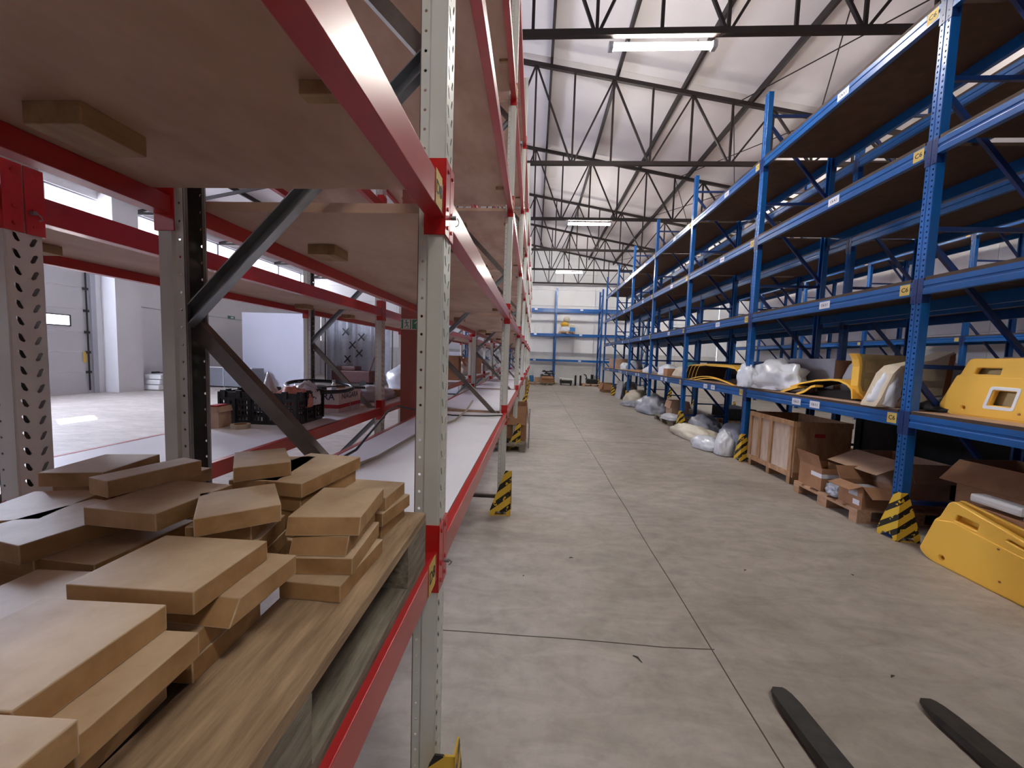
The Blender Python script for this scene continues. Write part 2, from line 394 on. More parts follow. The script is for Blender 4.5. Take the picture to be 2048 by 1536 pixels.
# walls -------------------------------------------------------------
def panel_wall(name, label, horizontal_axis, fixed, thick, a0, a1, z0, z1, na, nz, mats, holes=(), split=None):
    root = thing(name, label, 'wall', kind='structure')
    da = (a1-a0)/na; dz = (z1-z0)/nz; g = 0.006
    for i in range(na):
        for j in range(nz):
            u0, u1, w0, w1 = a0+i*da+g, a0+(i+1)*da-g, z0+j*dz+g, z0+(j+1)*dz-g
            if any(u0 < h[1] and u1 > h[0] and w0 < h[3] and w1 > h[2] for h in holes): continue
            mb = MB()
            if horizontal_axis == 'x': mb.box(u0, u1, fixed-thick, fixed, w0, w1) if thick > 0 else mb.box(u0, u1, fixed, fixed-thick, w0, w1)
            else: mb.box(fixed-thick, fixed, u0, u1, w0, w1) if thick > 0 else mb.box(fixed, fixed-thick, u0, u1, w0, w1)
            mb.build('panel', mats[0] if not split or w0 >= split else mats[1], root)
    return root
def backing(name, root, x0, x1, y0, y1, z0, z1, m='wall_conc'):
    return MB().box(x0, x1, y0, y1, z0, z1).build(name, m, root)
wb = panel_wall('wall_back', 'white and grey panelled end wall behind the blue rack', 'x', YB, -0.12, XL, XR, 0, 9.0, 10, 9, ('wall', 'wall_conc'), split=1.9)
backing('core', wb, XL, XR, YB+0.13, YB+0.25, 0, 9.0)
wr = panel_wall('wall_right', 'white panelled side wall beyond the blue racks', 'y', XR, -0.12, YF, YB, 0, 6.6, 12, 5, ('wall', 'wall_conc'))
backing('core', wr, XR+0.13, XR+0.25, YF, YB, 0, 6.6)
# left wall with the sectional door and a made-up high strip window
LW = thing('wall_left', 'white side wall with columns beyond the red racks', 'wall', kind='structure')
D0, D1, DZ = 7.5, 11.85, 4.6                    # sectional door opening
for (y0, y1, z0, z1) in ((YF, 0.0, 0, 4.8), (0.0, D0, 0, 4.8), (D0, D1, DZ, 4.8), (D1, YB, 0, 3.0), (D1, YB, 3.0, 4.8), (YF, YB, 6.3, 6.6)):
    MB().box(XL-0.2, XL, y0+0.003, y1-0.003, z0, z1-0.004).build('panel', 'wall', LW)
W1_ = thing('window_1', 'long high strip window in the side wall above the doors', 'window', kind='structure')  # unseen window, put in to bring daylight from the left
for k in range(18):
    ya = YF+(YB-YF)*k/17
    MB().box(XL-0.14, XL-0.06, ya-0.04, ya+0.04, 4.8, 6.3).build('mullion', 'lightgrey', W1_)
    if k < 17: MB().box(XL-0.11, XL-0.105, ya+0.04, YF+(YB-YF)*(k+1)/17-0.04, 4.85, 6.25).build('pane', 'pane', W1_)
for z in (4.8, 6.25): MB().box(XL-0.14, XL-0.06, YF, YB, z, z+0.05).build('rail', 'lightgrey', W1_)
tag(MB().box(-18.3, XL-0.22, YF, YB, 6.42, 6.55).build('roof_canopy', 'wall_conc'), 'flat canopy over the loading dock outside', 'canopy', kind='structure')  # added out of view to stop the sun entering the strip window
MB().box(XL, XL+0.5, 12.12, 12.95, 0, 6.5).build('pillar', 'wall', LW)
MB().box(XL, XL+0.02, 12.95, 19.0, 2.98, 3.0).build('joint_strip', 'lightgrey', LW)
mb = MB(); mb.tube([(XL+0.02, 13.2, 3.02), (XL+0.02, 14.4, 2.98), (XL+0.02, 14.7, 2.5), (XL+0.02, 14.5, 1.1)], 0.012, 6); mb.build('conduit', 'lightgrey', LW)
WF = thing('wall_front', 'white end wall behind the viewer', 'wall', kind='structure')
for (x0, x1, z0, z1) in ((XL, 0.0, 0, 9.0), (0.0, XR, 0, 9.0)):
    MB().box(x0+0.003, x1-0.003, YF-0.2, YF, z0, z1).build('panel', 'wall', WF)

# sectional door in the left wall
DR = thing('door_1', 'white sectional loading door with small bright window', 'door', kind='structure')
zs = [-0.012, 0.70, 1.34, 1.98, 2.66, 3.36, 4.0, 4.6]
for i, (a, b) in enumerate(zip(zs, zs[1:])):
    if i == 3:
        wy0, wy1, wz0, wz1 = 10.56, 11.22, 2.16, 2.45
        mb = MB()
        mb.box(XL-0.06, XL-0.01, D0+0.05, wy0, a+0.012, b-0.012); mb.box(XL-0.06, XL-0.01, wy1, D1-0.05, a+0.012, b-0.012)
        mb.box(XL-0.06, XL-0.01, wy0, wy1, a+0.012, wz0); mb.box(XL-0.06, XL-0.01, wy0, wy1, wz1, b-0.012)
        p = mb.build('panel', 'door', DR)
        fr = MB()
        for (y0, y1, z0, z1) in ((wy0-0.03, wy1+0.03, wz0-0.03, wz0), (wy0-0.03, wy1+0.03, wz1, wz1+0.03), (wy0-0.03, wy0, wz0, wz1), (wy1, wy1+0.03, wz0, wz1)):
            fr.box(XL-0.012, XL, y0, y1, z0, z1)
        fr.build('window_frame', 'dark', p)
        MB().box(XL-0.04, XL-0.035, wy0, wy1, wz0, wz1).build('pane', 'pane', p)
    else:
        p = MB().box(XL-0.06, XL-0.01, D0+0.05, D1-0.05, a+0.012, b-0.012).build('panel', 'door', DR)
    MB().box(XL-0.012, XL+0.03, D1-0.26, D1-0.12, b-0.05, b+0.03).build('hinge', 'iron', p)
MB().box(XL-0.11, XL-0.07, D0, D1, 0.0, 4.6).build('gap_seal', 'door', DR) if False else None
for i, (a, b) in enumerate(zip(zs, zs[1:])):
    MB().box(XL-0.05, XL-0.022, D0+0.05, D1-0.05, b-0.013, b+0.013).build('rubber_seam', 'white', DR)
MB().tube([(XL+0.03, D1-0.19, 0.1), (XL+0.03, D1-0.19, 4.6)], 0.022, 8).build('guide_rail', 'black', DR)
MB().box(XL-0.02, XL+0.06, D1-0.08, D1+0.06, 0, 4.65).build('jamb', 'lightgrey', DR)
MB().box(XL+0.02, XL+0.025, D1-0.34, D1-0.24, 1.0, 1.35).build('warning_label', 'labely', DR)

# roof --------------------------------------------------------------
CE = thing('ceiling', 'pale pitched roof sheeting over dark purlins', 'ceiling', kind='structure')
ny = 9; dy = (YB-YF)/ny
for side in (0, 1):
    for j in range(ny):
        y0, y1 = YF+j*dy+0.004, YF+(j+1)*dy-0.004
        xa, xb = (RX, XR+0.2) if side else (XL-0.2, RX)
        za, zb = ztop(xa)+0.26, ztop(xb)+0.26
        mb = MB().add([(xa,y0,za),(xb,y0,zb),(xb,y1,zb),(xa,y1,za),(xa,y0,za+0.1),(xb,y0,zb+0.1),(xb,y1,zb+0.1),(xa,y1,za+0.1)],
              [(0,1,2,3),(7,6,5,4),(0,4,5,1),(1,5,6,2),(2,6,7,3),(3,7,4,0)])
        mb.build('roof_panel', 'ceiling', CE)
for side in (0, 1):
    xa, xb = (RX, XR+0.2) if side else (XL-0.2, RX)
    MB().add([(xa,YF,ztop(xa)+0.38),(xb,YF,ztop(xb)+0.38),(xb,YB,ztop(xb)+0.38),(xa,YB,ztop(xa)+0.38),(xa,YF,ztop(xa)+0.43),(xb,YF,ztop(xb)+0.43),(xb,YB,ztop(xb)+0.43),(xa,YB,ztop(xa)+0.43)],
        [(0,1,2,3),(7,6,5,4),(0,4,5,1),(1,5,6,2),(2,6,7,3),(3,7,4,0)]).build('roof_deck', 'ceiling', CE)
px = [0.17+1.55*i for i in range(-9, 8)]
for x in px:
    MB().box(x-0.03, x+0.03, YF, YB, ztop(x)+0.10, ztop(x)+0.25).build('purlin', 'truss', CE)
# bracing rods in the roof plane
TY = [-5.2, -1.5, 2.2, 5.9, 9.6, 13.3, 17.0, 20.7, 24.4]
for ya, yb in ((5.9, 9.6), (9.6, 13.3), (13.3, 17.0), (20.7, 24.4)):
    for (p, q) in ((4.4, 6.3), (6.3, 4.4)):
        MB().tube([(p, ya, ztop(p)-0.02), (q, yb, ztop(q)-0.02)], 0.012, 5).build('bracing_rod', 'truss', CE)

# trusses -----------------------------------------------------------
TLAB = ['seventh', 'sixth', 'fifth', 'nearest', 'second', 'third', 'fourth', 'fifth from camera', 'last']
def truss(y, label, full):
    t = thing('roof_truss', label, 'truss', (0, y, 0), kind='structure', group='roof trusses')
    w = 0.075
    xa, xb = (XL+0.02, XR-0.02)
    MB().box(xa, xb, -w/2, w/2, ZB-0.04, ZB+0.05).build('bottom_chord', 'truss', t)
    for a, b in ((RX, xb), (xa, RX)):
        MB().bar((a, 0, ztop(a)+0.04), (b, 0, ztop(b)+0.04), w, 0.09).build('top_chord', 'truss', t)
    i0, i1 = -16, 12
    for i in range(i0, i1):
        x = 0.73 + 0.915*i
        if not (xa+0.4 < x < xb-0.4): continue
        if not full and x < -3.2: continue
        zt = ztop(x)
        if zt-ZB < 0.15: continue
        MB().bar((x, 0, ZB), (x, 0, zt), 0.04, 0.045, (1, 0, 0)).build('vertical', 'truss', t)
        x2 = x+0.915
        if x2 < xb-0.3:
            if i % 2 == 0: a, b = (x+0.03, ZB+0.02), (x2-0.02, ztop(x2))
            else: a, b = (x+0.02, zt), (x2-0.03, ZB+0.02)
            MB().bar((a[0], 0, a[1]), (b[0], 0, b[1]), 0.04, 0.045, (0, 1, 0)).build('diagonal', 'truss', t)
    return t
tn = {5.9: 'dark steel roof truss nearest the viewer, above the brightest lamp', 9.6: 'second dark roof truss in front of the viewer',
      13.3: 'third dark roof truss, above the middle lamp', 17.0: 'fourth dark roof truss between the middle and far lamps',
      20.7: 'fifth dark roof truss carrying the farthest lamp', 24.4: 'last dark roof truss against the end wall',
      2.2: 'dark roof truss overhead just outside the view', -1.5: 'dark roof truss above the viewer', -5.2: 'dark roof truss behind the viewer'}
for y in TY: truss(y, tn[y], False)

# steel column between the two red racks
COL = thing('pillar_steel', 'red brown steel column standing in the gap between red racks', 'column', (-1.30, 4.08, 0), kind='structure')
MB().box(-0.095, 0.095, -0.006, 0.006, 0.02, 8.7).build('web_plate', 'col', COL)
for yy in (-0.1, 0.1): pass
MB().box(-0.1, 0.1, -0.10, -0.085, 0.02, 8.7).build('flange', 'col', COL)
MB().box(-0.1, 0.1, 0.085, 0.10, 0.02, 8.7).build('flange', 'col', COL)
MB().box(-0.006, 0.006, -0.085, 0.085, 0.02, 8.7).build('web_plate', 'col', COL)
MB().box(-0.15, 0.15, -0.15, 0.15, 0, 0.02).build('base_plate', 'col', COL)

# fluorescent lamps hung from the trusses ---------------------------
def lamp(x, y, label):
    t = thing('ceiling_lamp', label, 'lamp', (x, y-0.02, ZB-0.04), group='fluorescent lamps under the trusses')
    MB().box(-0.70, 0.70, -0.028, 0.028, -0.055, -0.03).build('housing', 'white', t, bev=0.006)
    for s in (-1, 1):
        MB().box(s*0.73-0.035, s*0.73+0.035, -0.055, 0.055, -0.125, -0.035).build('end_cap', 'lightgrey', t, bev=0.01)
        MB().bar((s*0.5, 0, -0.03), (s*0.5, 0, 0.0), 0.02, 0.02, (1, 0, 0)).build('bracket', 'lightgrey', t)
    n = 14; vs = []; fs = []
    for e in (-0.695, 0.695):
        for k in range(n+1):
            a = math.pi*0.78 + math.pi*1.44*k/n
            vs.append((e, 0.036*math.cos(a), -0.088+0.036*math.sin(a)))
    for k in range(n): fs.append((k, k+1, n+2+k, n+1+k))
    fs += [tuple(range(n+1)), tuple(range(2*n+1, n, -1)), (0, n+1, 2*n+1, n)]
    MB().add(vs, fs).build('diffuser', 'tube', t)
LB = ['brightest long lamp under the nearest truss', 'middle long lamp under the third truss', 'farthest long lamp before the end wall']
for k, y in enumerate((6.0, 13.4, 20.8)): lamp(1.68, y, LB[k])
lamp(1.68, -1.4, 'long lamp hung above the aisle behind the viewer')  # made-up lamp out of view, lights the near rack from behind
for k, y in enumerate((6.0, 13.4, 20.8)):
    lamp(8.0, y, 'long lamp above the aisle beside the side wall, %s along' % ('first', 'second', 'third')[k])  # lamp row put in to brighten the right wall

# ================================================================== pallet racks
BAY = 2.79
RING = [(-1,-1),(0,-1),(1,-1),(1,0),(1,1),(0,1),(-1,1),(-1,0)]
def hole_round(r):
    return [(r*math.cos(math.radians(a)), r*math.sin(math.radians(a))) for a in (225,270,315,0,45,90,135,180)]
def hole_slot(a, b, sh):
    return [(u+sh*z, z) for u, z in ((-a,-b*.7),(0,-b),(a,-b*.7),(a,0),(a,b*.7),(0,b),(-a,b*.7),(-a,0))]
def perf(mb, fn, u0, u1, z0, z1, hole, pitch=0.05, zoff=0.0, inner=0):
    """perforated strip; fn(u, z, depth) -> point; built as two skins with the hole rims between them"""
    uc = (u0+u1)/2; hu = (u1-u0)/2; n = int(round((z1-z0)/pitch))
    T = 0.0022
    for c in range(n):
        zc = z0+pitch*(c+0.5)
        B = [(uc+hu*i, zc+pitch/2*j) for i, j in RING]
        H = [(uc+x, zc+y+zoff) for x, y in hole]
        vs = [fn(u, z, 0) for u, z in B+H] + [fn(u, z, T) for u, z in B+H]
        fs = []
        for k in range(8):
            k2 = (k+1) % 8
            fs += [(k, k2, 8+k2, 8+k), (16+k2, 16+k, 24+k, 24+k2), (8+k, 8+k2, 24+k2, 24+k)]
        mb.add(vs, fs)
        mb.mi[-24:] = [0, inner, 0]*8
def red_upright(h):
    mb = MB(); pw = 0.09
    web = lambda u, z, d: (-d, u, z)
    perf(mb, web, 0.004, 0.045, 0, h, hole_slot(0.0062, 0.0145, -0.42), zoff=0.006, inner=1)
    perf(mb, web, 0.045, 0.086, 0, h, hole_slot(0.0062, 0.0145, 0.42), zoff=-0.003, inner=1)
    for s, y in ((1, 0.0), (-1, pw)):
        y1 = y+s*0.007
        # radius corner, flange, jog, perforated strip, return lip (thin closed sheets)
        for (xa, ya, xb, yb) in ((-0.001, y+s*0.005, -0.005, y+s*0.001), (-0.004, y, -0.043, y), (-0.043, y, -0.049, y1), (-0.071, y1, -0.074, y1+s*0.002), (-0.074, y1, -0.074, y1+s*0.014)):
            mb.bar((xa, ya+s*0.001, h/2), (xb, yb+s*0.001, h/2), h, 0.002, (xb-xa and 0 or 1, (xb-xa) and s or 0, 0)) if False else mb.prism(
                [(xa, ya), (xb, yb), (xb+(0.002 if xa == xb else 0), yb+s*(0 if xa == xb else 0.002)), (xa+(0.002 if xa == xb else 0), ya+s*(0 if xa == xb else 0.002))],
                lambda a, b, d: (a, b, d), 0.0, h)
            mb.mi[-2 if False else -4:] = [0, 0, 1, 0] if xa != xb else [1, 1, 1, 1]
        perf(mb, lambda u, z, d, y1=y1, s=s: (-u, y1+s*d, z), 0.049, 0.071, 0, h, hole_round(0.0042), inner=1)
    return mb.mesh('upright', ['post', 'galv_dark'])
def blue_upright(h):
    mb = MB(); pw = 0.10
    web = lambda u, z, d: (-d, u, z)
    sq = [(-0.006,-0.008),(0,-0.0085),(0.006,-0.008),(0.0065,0),(0.006,0.008),(0,0.0085),(-0.006,0.008),(-0.0065,0)]
    perf(mb, web, 0.004, 0.04, 0, h, sq, zoff=0.006)
    perf(mb, web, 0.06, 0.096, 0, h, sq, zoff=-0.006)
    mb.prism([(0, 0.04), (-0.006, 0.045), (-0.006, 0.055), (0, 0.06), (-0.002, 0.06), (-0.008, 0.056), (-0.008, 0.044), (-0.002, 0.04)], lambda a, b, d: (a, b, d), 0, h)
    for s, y in ((1, 0.0), (-1, pw)):
        for (xa, ya, xb, yb) in ((-0.0, y+s*0.004, -0.004, y), (-0.004, y, -0.075, y)):
            mb.prism([(xa, ya), (xb, yb), (xb, yb+s*0.002), (xa, ya+s*0.002)], lambda a, b, d: (a, b, d), 0, h)
        mb.prism([(-0.075, y), (-0.077, y), (-0.077, y+s*0.02), (-0.075, y+s*0.02)], lambda a, b, d: (a, b, d), 0, h)
    return mb.mesh('upright', 'blue')
def u_bar(p, q, w, dpt, t, open_dir):
    """channel section bar from p to q, opening towards open_dir"""
    p = Vector(p); q = Vector(q); d = (q-p).normalized(); o = Vector(open_dir); s = d.cross(o).normalized()
    mb = MB()
    mb.bar(p-o*(dpt/2), q-o*(dpt/2), w, t, o)
    for k in (-1, 1):
        mb.bar(p+s*(k*(w/2-t/2)), q+s*(k*(w/2-t/2)), t, dpt, o)
    return mb
def label_plate(parent, loc, face, w, h, m, txt, size, tmat='ink'):
    ax = {'-x': (0.0008, w, h), '+x': (0.0008, w, h), '-y': (w, 0.0008, h)}[face]
    p = MB().box(-ax[0]/2, ax[0]/2, -ax[1]/2, ax[1]/2, -ax[2]/2, ax[2]/2).build('label_plate', m, parent, loc)
    if txt:
        off = {'-x': (-0.0008, 0, 0), '+x': (0.0008, 0, 0), '-y': (0, -0.0008, 0)}[face]
        obj('lettering', text_mesh(txt, size, tmat), p, off, FACE[face])
    return p

def make_rack(name, label, loc, rz, depth, nb, levels, style, height, decks=True, nodeck=(), y_first=0):
    R = thing(name, label, 'pallet rack', loc, (0, 0, rz))
    red = style == 'red'; pw = 0.09 if red else 0.10
    up = UP[style]
    for k in range(nb+1):
        y = k*BAY
        obj('upright', up, R, (depth, y, 0)); obj('upright', up, R, (0, y+pw, 0), (0, 0, math.pi))
        for x in (depth-0.04, 0.04):
            obj('foot_plate', FOOT[style], R, (x, y+pw/2, 0))
        # frame bracing
        yc = y+pw/2
        if red:
            zs = [0.21+0.74*i for i in range(8)]
            for i in range(7):
                a, b = ((0.05, zs[i]), (depth-0.05, zs[i+1])) if i % 2 == 0 else ((depth-0.05, zs[i]), (0.05, zs[i+1]))
                od = -1 if i % 2 == 0 else 1
                key = (style, i % 2, round(depth, 3))
                if key not in BR:
                    BR[key] = u_bar((a[0], 0, 0), (b[0], 0, 0.74), 0.042, 0.03, 0.003, (0, -1 if i % 2 == 0 else 1, 0)).mesh('brace', 'galv' if i % 2 == 0 else 'galv_dark')
                obj('brace', BR[key], R, (0, yc+0.018*od, zs[i]))
            if 'rs' not in BR: BR['rs'] = u_bar((0.05, 0, 0), (depth-0.05, 0, 0), 0.035, 0.03, 0.003, (0, -1, 0)).mesh('strut', 'galv_dark')
            obj('strut', BR['rs'], R, (0, yc, 0.17))
        else:
            zz = [0.25, 1.55, 2.80, 4.10, 5.45]
            if ('bs', depth) not in BR:
                BR[('bs', depth)] = u_bar((0.05, 0, 0), (depth-0.05, 0, 0), 0.04, 0.03, 0.003, (0, 1, 0)).mesh('strut', 'blue_dark')
            for z in zz: obj('strut', BR[('bs', depth)], R, (0, yc, z+0.1))
            for za, zb in zip(zz, zz[1:]):
                key = ('bd', depth, round(zb-za, 2))
                if key not in BR:
                    BR[key] = u_bar((0.05, 0, zb-za), (depth-0.05, 0, 0.16), 0.045, 0.03, 0.003, (0, 1, 0)).mesh('brace', 'blue_dark')
                obj('brace', BR[key], R, (0, yc, za))
    for b in range(nb):
        y0 = b*BAY+pw
        for li, z in enumerate(levels):
            for side in (0, 1):
                if side: bm = obj('beam', BEAM[style], R, (depth, y0, z))
                else: bm = obj('beam', BEAM[style], R, (0, y0+BAY-pw, z), (0, 0, math.pi))
                for e in (0, 1):
                    obj('connector', CONN[style][e], bm, (0, 0 if e == 0 else BAY-pw, 0))
            if decks and (b, li) not in nodeck:
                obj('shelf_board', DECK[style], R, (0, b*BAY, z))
    return R

UP = {'red': red_upright(6.2), 'blue': blue_upright(5.9)}
FOOT = {'red': MB().box(-0.055, 0.055, -0.065, 0.065, 0, 0.006).mesh('foot_plate', 'galv'), 'blue': MB().box(-0.06, 0.06, -0.08, 0.08, 0, 0.008).mesh('foot_plate', 'blue_dark')}
BR = {}
BL = BAY-0.09; BLB = BAY-0.10
rb = MB().prism([(0, 0), (0, .08), (-.030, .08), (-.030, .05), (-.048, .05), (-.048, 0)], lambda a, b, d: (a, d, b), 0.004, BL-0.004).mesh('beam', 'red', bev=0.002)
bb = MB().prism([(0.004, 0), (0.004, .05), (-.004, .056), (-.004, .072), (0.004, .078), (0.004, .125), (-.046, .125), (-.046, 0)], lambda a, b, d: (a, d, b), 0.004, BLB-0.004).mesh('beam', 'blue', bev=0.002)
BEAM = {'red': rb, 'blue': bb}
def conn(w, z0, z1, m, sgn, dpt):
    mb = MB()
    y0, y1 = (0.0, 0.004) if sgn == 0 else (-0.004, 0.0)
    mb.box(-dpt, 0.004, y0, y1, z0, z1)
    ya, yb = (-w, 0.004) if sgn == 0 else (-0.004, w)
    mb.box(0.0008, 0.0048, ya, yb, z0, z1)
    for zz in (z0+0.025, z0+0.075, z1-0.025):
        yc = -w*0.5 if sgn == 0 else w*0.5
        mb.cyl((0.0048, yc, zz), 0.006, 0.003, 8, 'x')
    return mb.mesh('connector', m, bev=0.001)
CONN = {'red': [conn(0.043, -0.045, 0.155, 'redc', 0, 0.055), conn(0.043, -0.045, 0.155, 'redc', 1, 0.055)],
        'blue': [conn(0.047, -0.075, 0.15, 'blue_dark', 0, 0.06), conn(0.047, -0.075, 0.15, 'blue_dark', 1, 0.06)]}
def deck(x0, x1, y0, y1, z0, z1, mats):
    mb = MB(); mb.box(x0, x1, y0, y1, z0, z1)
    mb.mi = [0, 1, 0, 0, 0, 0]
    return mb.mesh('shelf_board', mats)
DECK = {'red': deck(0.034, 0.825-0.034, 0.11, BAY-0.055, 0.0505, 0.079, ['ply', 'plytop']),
        'blue': deck(-0.004, 1.104, 0.115, BAY-0.015, 0.1255, 0.155, ['plyblue', 'card2'])}

RLEV = [0.975, 1.99, 3.025, 4.065, 5.115]
NBK = 3                         # bays reaching back past the viewer
RY0 = 1.06-NBK*BAY
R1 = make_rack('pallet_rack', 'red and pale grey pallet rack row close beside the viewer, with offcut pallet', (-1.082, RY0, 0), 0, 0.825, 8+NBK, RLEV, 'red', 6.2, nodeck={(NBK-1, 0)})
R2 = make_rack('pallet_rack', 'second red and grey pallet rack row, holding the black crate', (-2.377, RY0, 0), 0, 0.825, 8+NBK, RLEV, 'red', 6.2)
# battens screwed under the near boards, location labels, safety pins
for b in range(NBK-1, NBK+3):
    for li in (1, 2, 3):
        z = RLEV[li]+0.0505
        for (x0, x1, y0, y1) in ((0.17, 0.28, 2.385, 2.50), (0.70, 0.79, 2.34, 2.365), (0.17, 0.28, 0.45, 0.56), (0.70, 0.79, 0.45, 0.475)):
            for RR in (R1, R2):
                MB().box(x0, x1, y0, y1, -0.04 if y1-y0 > 0.05 else -0.022, 0).build('batten', 'batten', RR, (0, b*BAY, z), bev=0.002)
for b in range(NBK-1, NBK+3):
    for li in range(5):
        label_plate(R1, (0.825+0.0012, b*BAY+BAY-0.065, RLEV[li]+0.045), '+x', 0.062, 0.085, 'labely', 'D%d' % (8-b+NBK-1), 0.045)
        if b < NBK+2:
            for RR in (R1, R2):
                MB().cyl((0, 0, 0), 0.006, 0.02, 10, 'x').tube([(0.022, 0, 0), (0.026, 0.008, -0.008), (0.022, 0.014, -0.016), (0.016, 0.01, -0.02)], 0.002, 6).build('safety_pin', 'galv', RR, (0.826, (b+1)*BAY+0.06, RLEV[li]+0.02))

BLEV = [1.08, 2.305, 3.54, 4.76]
BT = -0.0078
def blue_origin(x, y): return (x, y, 0)
B1 = make_rack('pallet_rack', 'blue pallet rack row facing the aisle, loaded with yellow covers', (3.51+BT*2.79*0 - 0.022, 3.76-BAY, 0), BT, 1.10, 7, BLEV, 'blue', 5.9)
B2 = make_rack('pallet_rack', 'blue pallet rack row standing directly behind the aisle one', (4.95-0.022, 3.76-BAY, 0), BT, 1.10, 7, BLEV, 'blue', 5.9)
B3 = make_rack('pallet_rack', 'farthest blue pallet rack row along the white side wall', (10.1, 9.7-3*BAY, 0), 0, 1.10, 7, BLEV, 'blue', 5.9)
B4 = make_rack('pallet_rack', 'blue pallet rack with bare beams across the end wall', (4.06+BAY+0.05, 24.0, 0), math.pi/2, 1.10, 4, [1.42, 3.01, 4.54], 'blue', 5.9, decks=False)
for b in range(1, 7):
    n = 7-b
    for li, z in enumerate(BLEV):
        label_plate(B1, (-0.0052, b*BAY+0.17, z+0.066), '-x', 0.10, 0.10, 'labely', 'C%d' % n, 0.06)
        ys = ((1.22, '1.1'), (1.56, '2.1')) if li == 0 else ((1.2, '%d.1' % (li+2)),)
        for yy, s in ys:
            label_plate(B1, (-0.0052, b*BAY+yy, z+0.066), '-x', 0.17, 0.085, 'labelw', 'C%d.%s' % (n, s), 0.042)
for b in range(4):
    for z in [1.42, 3.01, 4.54]:
        label_plate(B4, (-0.0052, b*BAY+1.3, z+0.066), '-x', 0.17, 0.085, 'labelw', '', 0.04)
for b in range(0, 7):
    for z in BLEV:
        label_plate(B3, (-0.0052, b*BAY+0.17, z+0.066), '-x', 0.10, 0.09, 'labely', '', 0.04)

# post guards --------------------------------------------------------
def guard_mesh(sx):
    mb = MB(); H = 0.47; t = 0.006
    poly = [(0, 0.02), (0.03, 0.0), (0.05, 0.045), (0.15, 0.045), (0.17, 0.0), (0.21, 0.0), (0.21, 0.06), (0.075, H-0.03), (0.06, H), (0.0, H)]
    mb.prism(poly if sx > 0 else poly[::-1], lambda a, b, d: (sx*a, d, b), 0.0, t)
    mb.prism(poly[::-1] if sx > 0 else poly, lambda a, b, d: (sx*d, a, b), 0.0, t)
    mb.box(min(0, sx*0.2), max(0, sx*0.2), 0, 0.2, 0.0, 0.008) if False else None
    return mb.mesh('plates', M['stripe'][sx])
GM = {1: guard_mesh(1), -1: guard_mesh(-1)}
BOLT = MB().cyl((0, 0, 0), 0.012, 0.02, 8).mesh('anchor_bolt', 'galv')
ORD = ['first', 'second', 'third', 'fourth', 'fifth', 'sixth', 'seventh', 'eighth']
def guard(x, y, sx, label, group):
    t = thing('post_guard', label, 'post guard', (x, y, 0), group=group)
    obj('plates', GM[sx], t)
    MB().box(min(0, sx*0.19), max(0, sx*0.19), 0.006, 0.06, 0, 0.006).build('foot_flange', 'yellow2', t)
    obj('anchor_bolt', BOLT, t, (sx*0.10, 0.035, 0.006))
for k in range(8):
    y = 1.06+k*BAY
    if k < 8: guard(-0.185, y-0.045, -1, 'yellow and black post guard, %s along the red rack from the viewer' % ORD[k], 'post guards of the red rack')
for k in range(7):
    y = 3.76+k*BAY; x = 3.488+math.sin(-BT)*(k+1)*BAY
    guard(x-0.055, y-0.06, 1, 'yellow and black post guard, %s along the blue rack from the viewer' % ORD[k], 'post guards of the aisle blue rack')
for k in range(1, 6):
    y = 3.76+k*BAY; guard(6.12+0.0078*(k+1)*BAY, y-0.06, -1, 'post guard on far side of second blue rack, %s along' % ORD[k-1], 'post guards of the second blue rack')
guard(1.16, 23.9, 1, 'yellow and black post guard at middle post of end wall rack', 'post guards of the end rack')
guard(3.95, 23.9, 1, 'yellow and black post guard at end wall rack beside blue row', 'post guards of the end rack')

# ================================================================== goods: foreground pallet with offcuts
def pallet(label, loc, rot=(0, 0, 0), m='palletn', m2=None, group=None, ly=1.2, lx=0.8, detail=True):
    """boards run along local y; stands on z = 0; origin at its centre"""
    t = thing('wooden_pallet', label, 'pallet', loc, rot, group)
    m2 = m2 or m
    ws = (0.145, 0.10, 0.145, 0.10, 0.145); xs = [-lx/2, -lx/2+0.1875, -0.0725, lx/2-0.2875, lx/2-0.145]
    for x, w in zip(xs, ws):
        MB().box(x, x+w, -ly/2, ly/2, 0.122, 0.144).build('top_board', m, t, bev=0.002 if detail else 0)
    for y in (-ly/2, -0.0725, ly/2-0.145):
        MB().box(-lx/2, lx/2, y, y+0.145, 0.1, 0.122).build('cross_board', m2, t)
        for x, w in ((-lx/2, 0.10), (-0.0725, 0.145), (lx/2-0.10, 0.10)):
            MB().box(x, x+w, y+0.001, y+0.144, 0.022, 0.1).build('block', m2, t)
    for x, w in ((-lx/2, 0.10), (-0.0725, 0.145), (lx/2-0.10, 0.10)):
        MB().box(x, x+w, -ly/2, ly/2, 0, 0.022).build('bottom_board', m2, t)
    return t
pallet('weathered pallet carrying the wooden offcuts on the red rack', (-0.672, 0.382, 1.0555), m='pallet', m2='palletg')
TP = 1.0555+0.144
BT_ = 0.03
def offcut(cx, cy, w, d, yaw, zt, label, tilt=(0, 0), group=None, t=BT_, chamfer=None):
    mb = MB()
    x0, x1, y0, y1 = -w/2, w/2, -d/2, d/2
    if chamfer:
        c = chamfer
        mb.add([(x0, y0, 0), (x1, y0, 0), (x1, y1, 0), (x0, y1, 0), (x0, y0+c, t), (x1, y0+c, t), (x1, y1, t), (x0, y1, t)],
               [(0,3,2,1),(4,5,6,7),(0,1,5,4),(1,2,6,5),(2,3,7,6),(3,0,4,7)])
    else:
        mb.box(x0, x1, y0, y1, 0, t)
    mb.mi = [0, 0, 1, 1, 1, 1]
    o = mb.build('wood_offcut', ['block', 'block_side'], None, (cx, cy, zt-t), (math.radians(tilt[0]), math.radians(tilt[1]), math.radians(yaw)), bev=0.0014)
    return tag(o, label, 'wood block', group or 'wooden offcuts on the pallet')
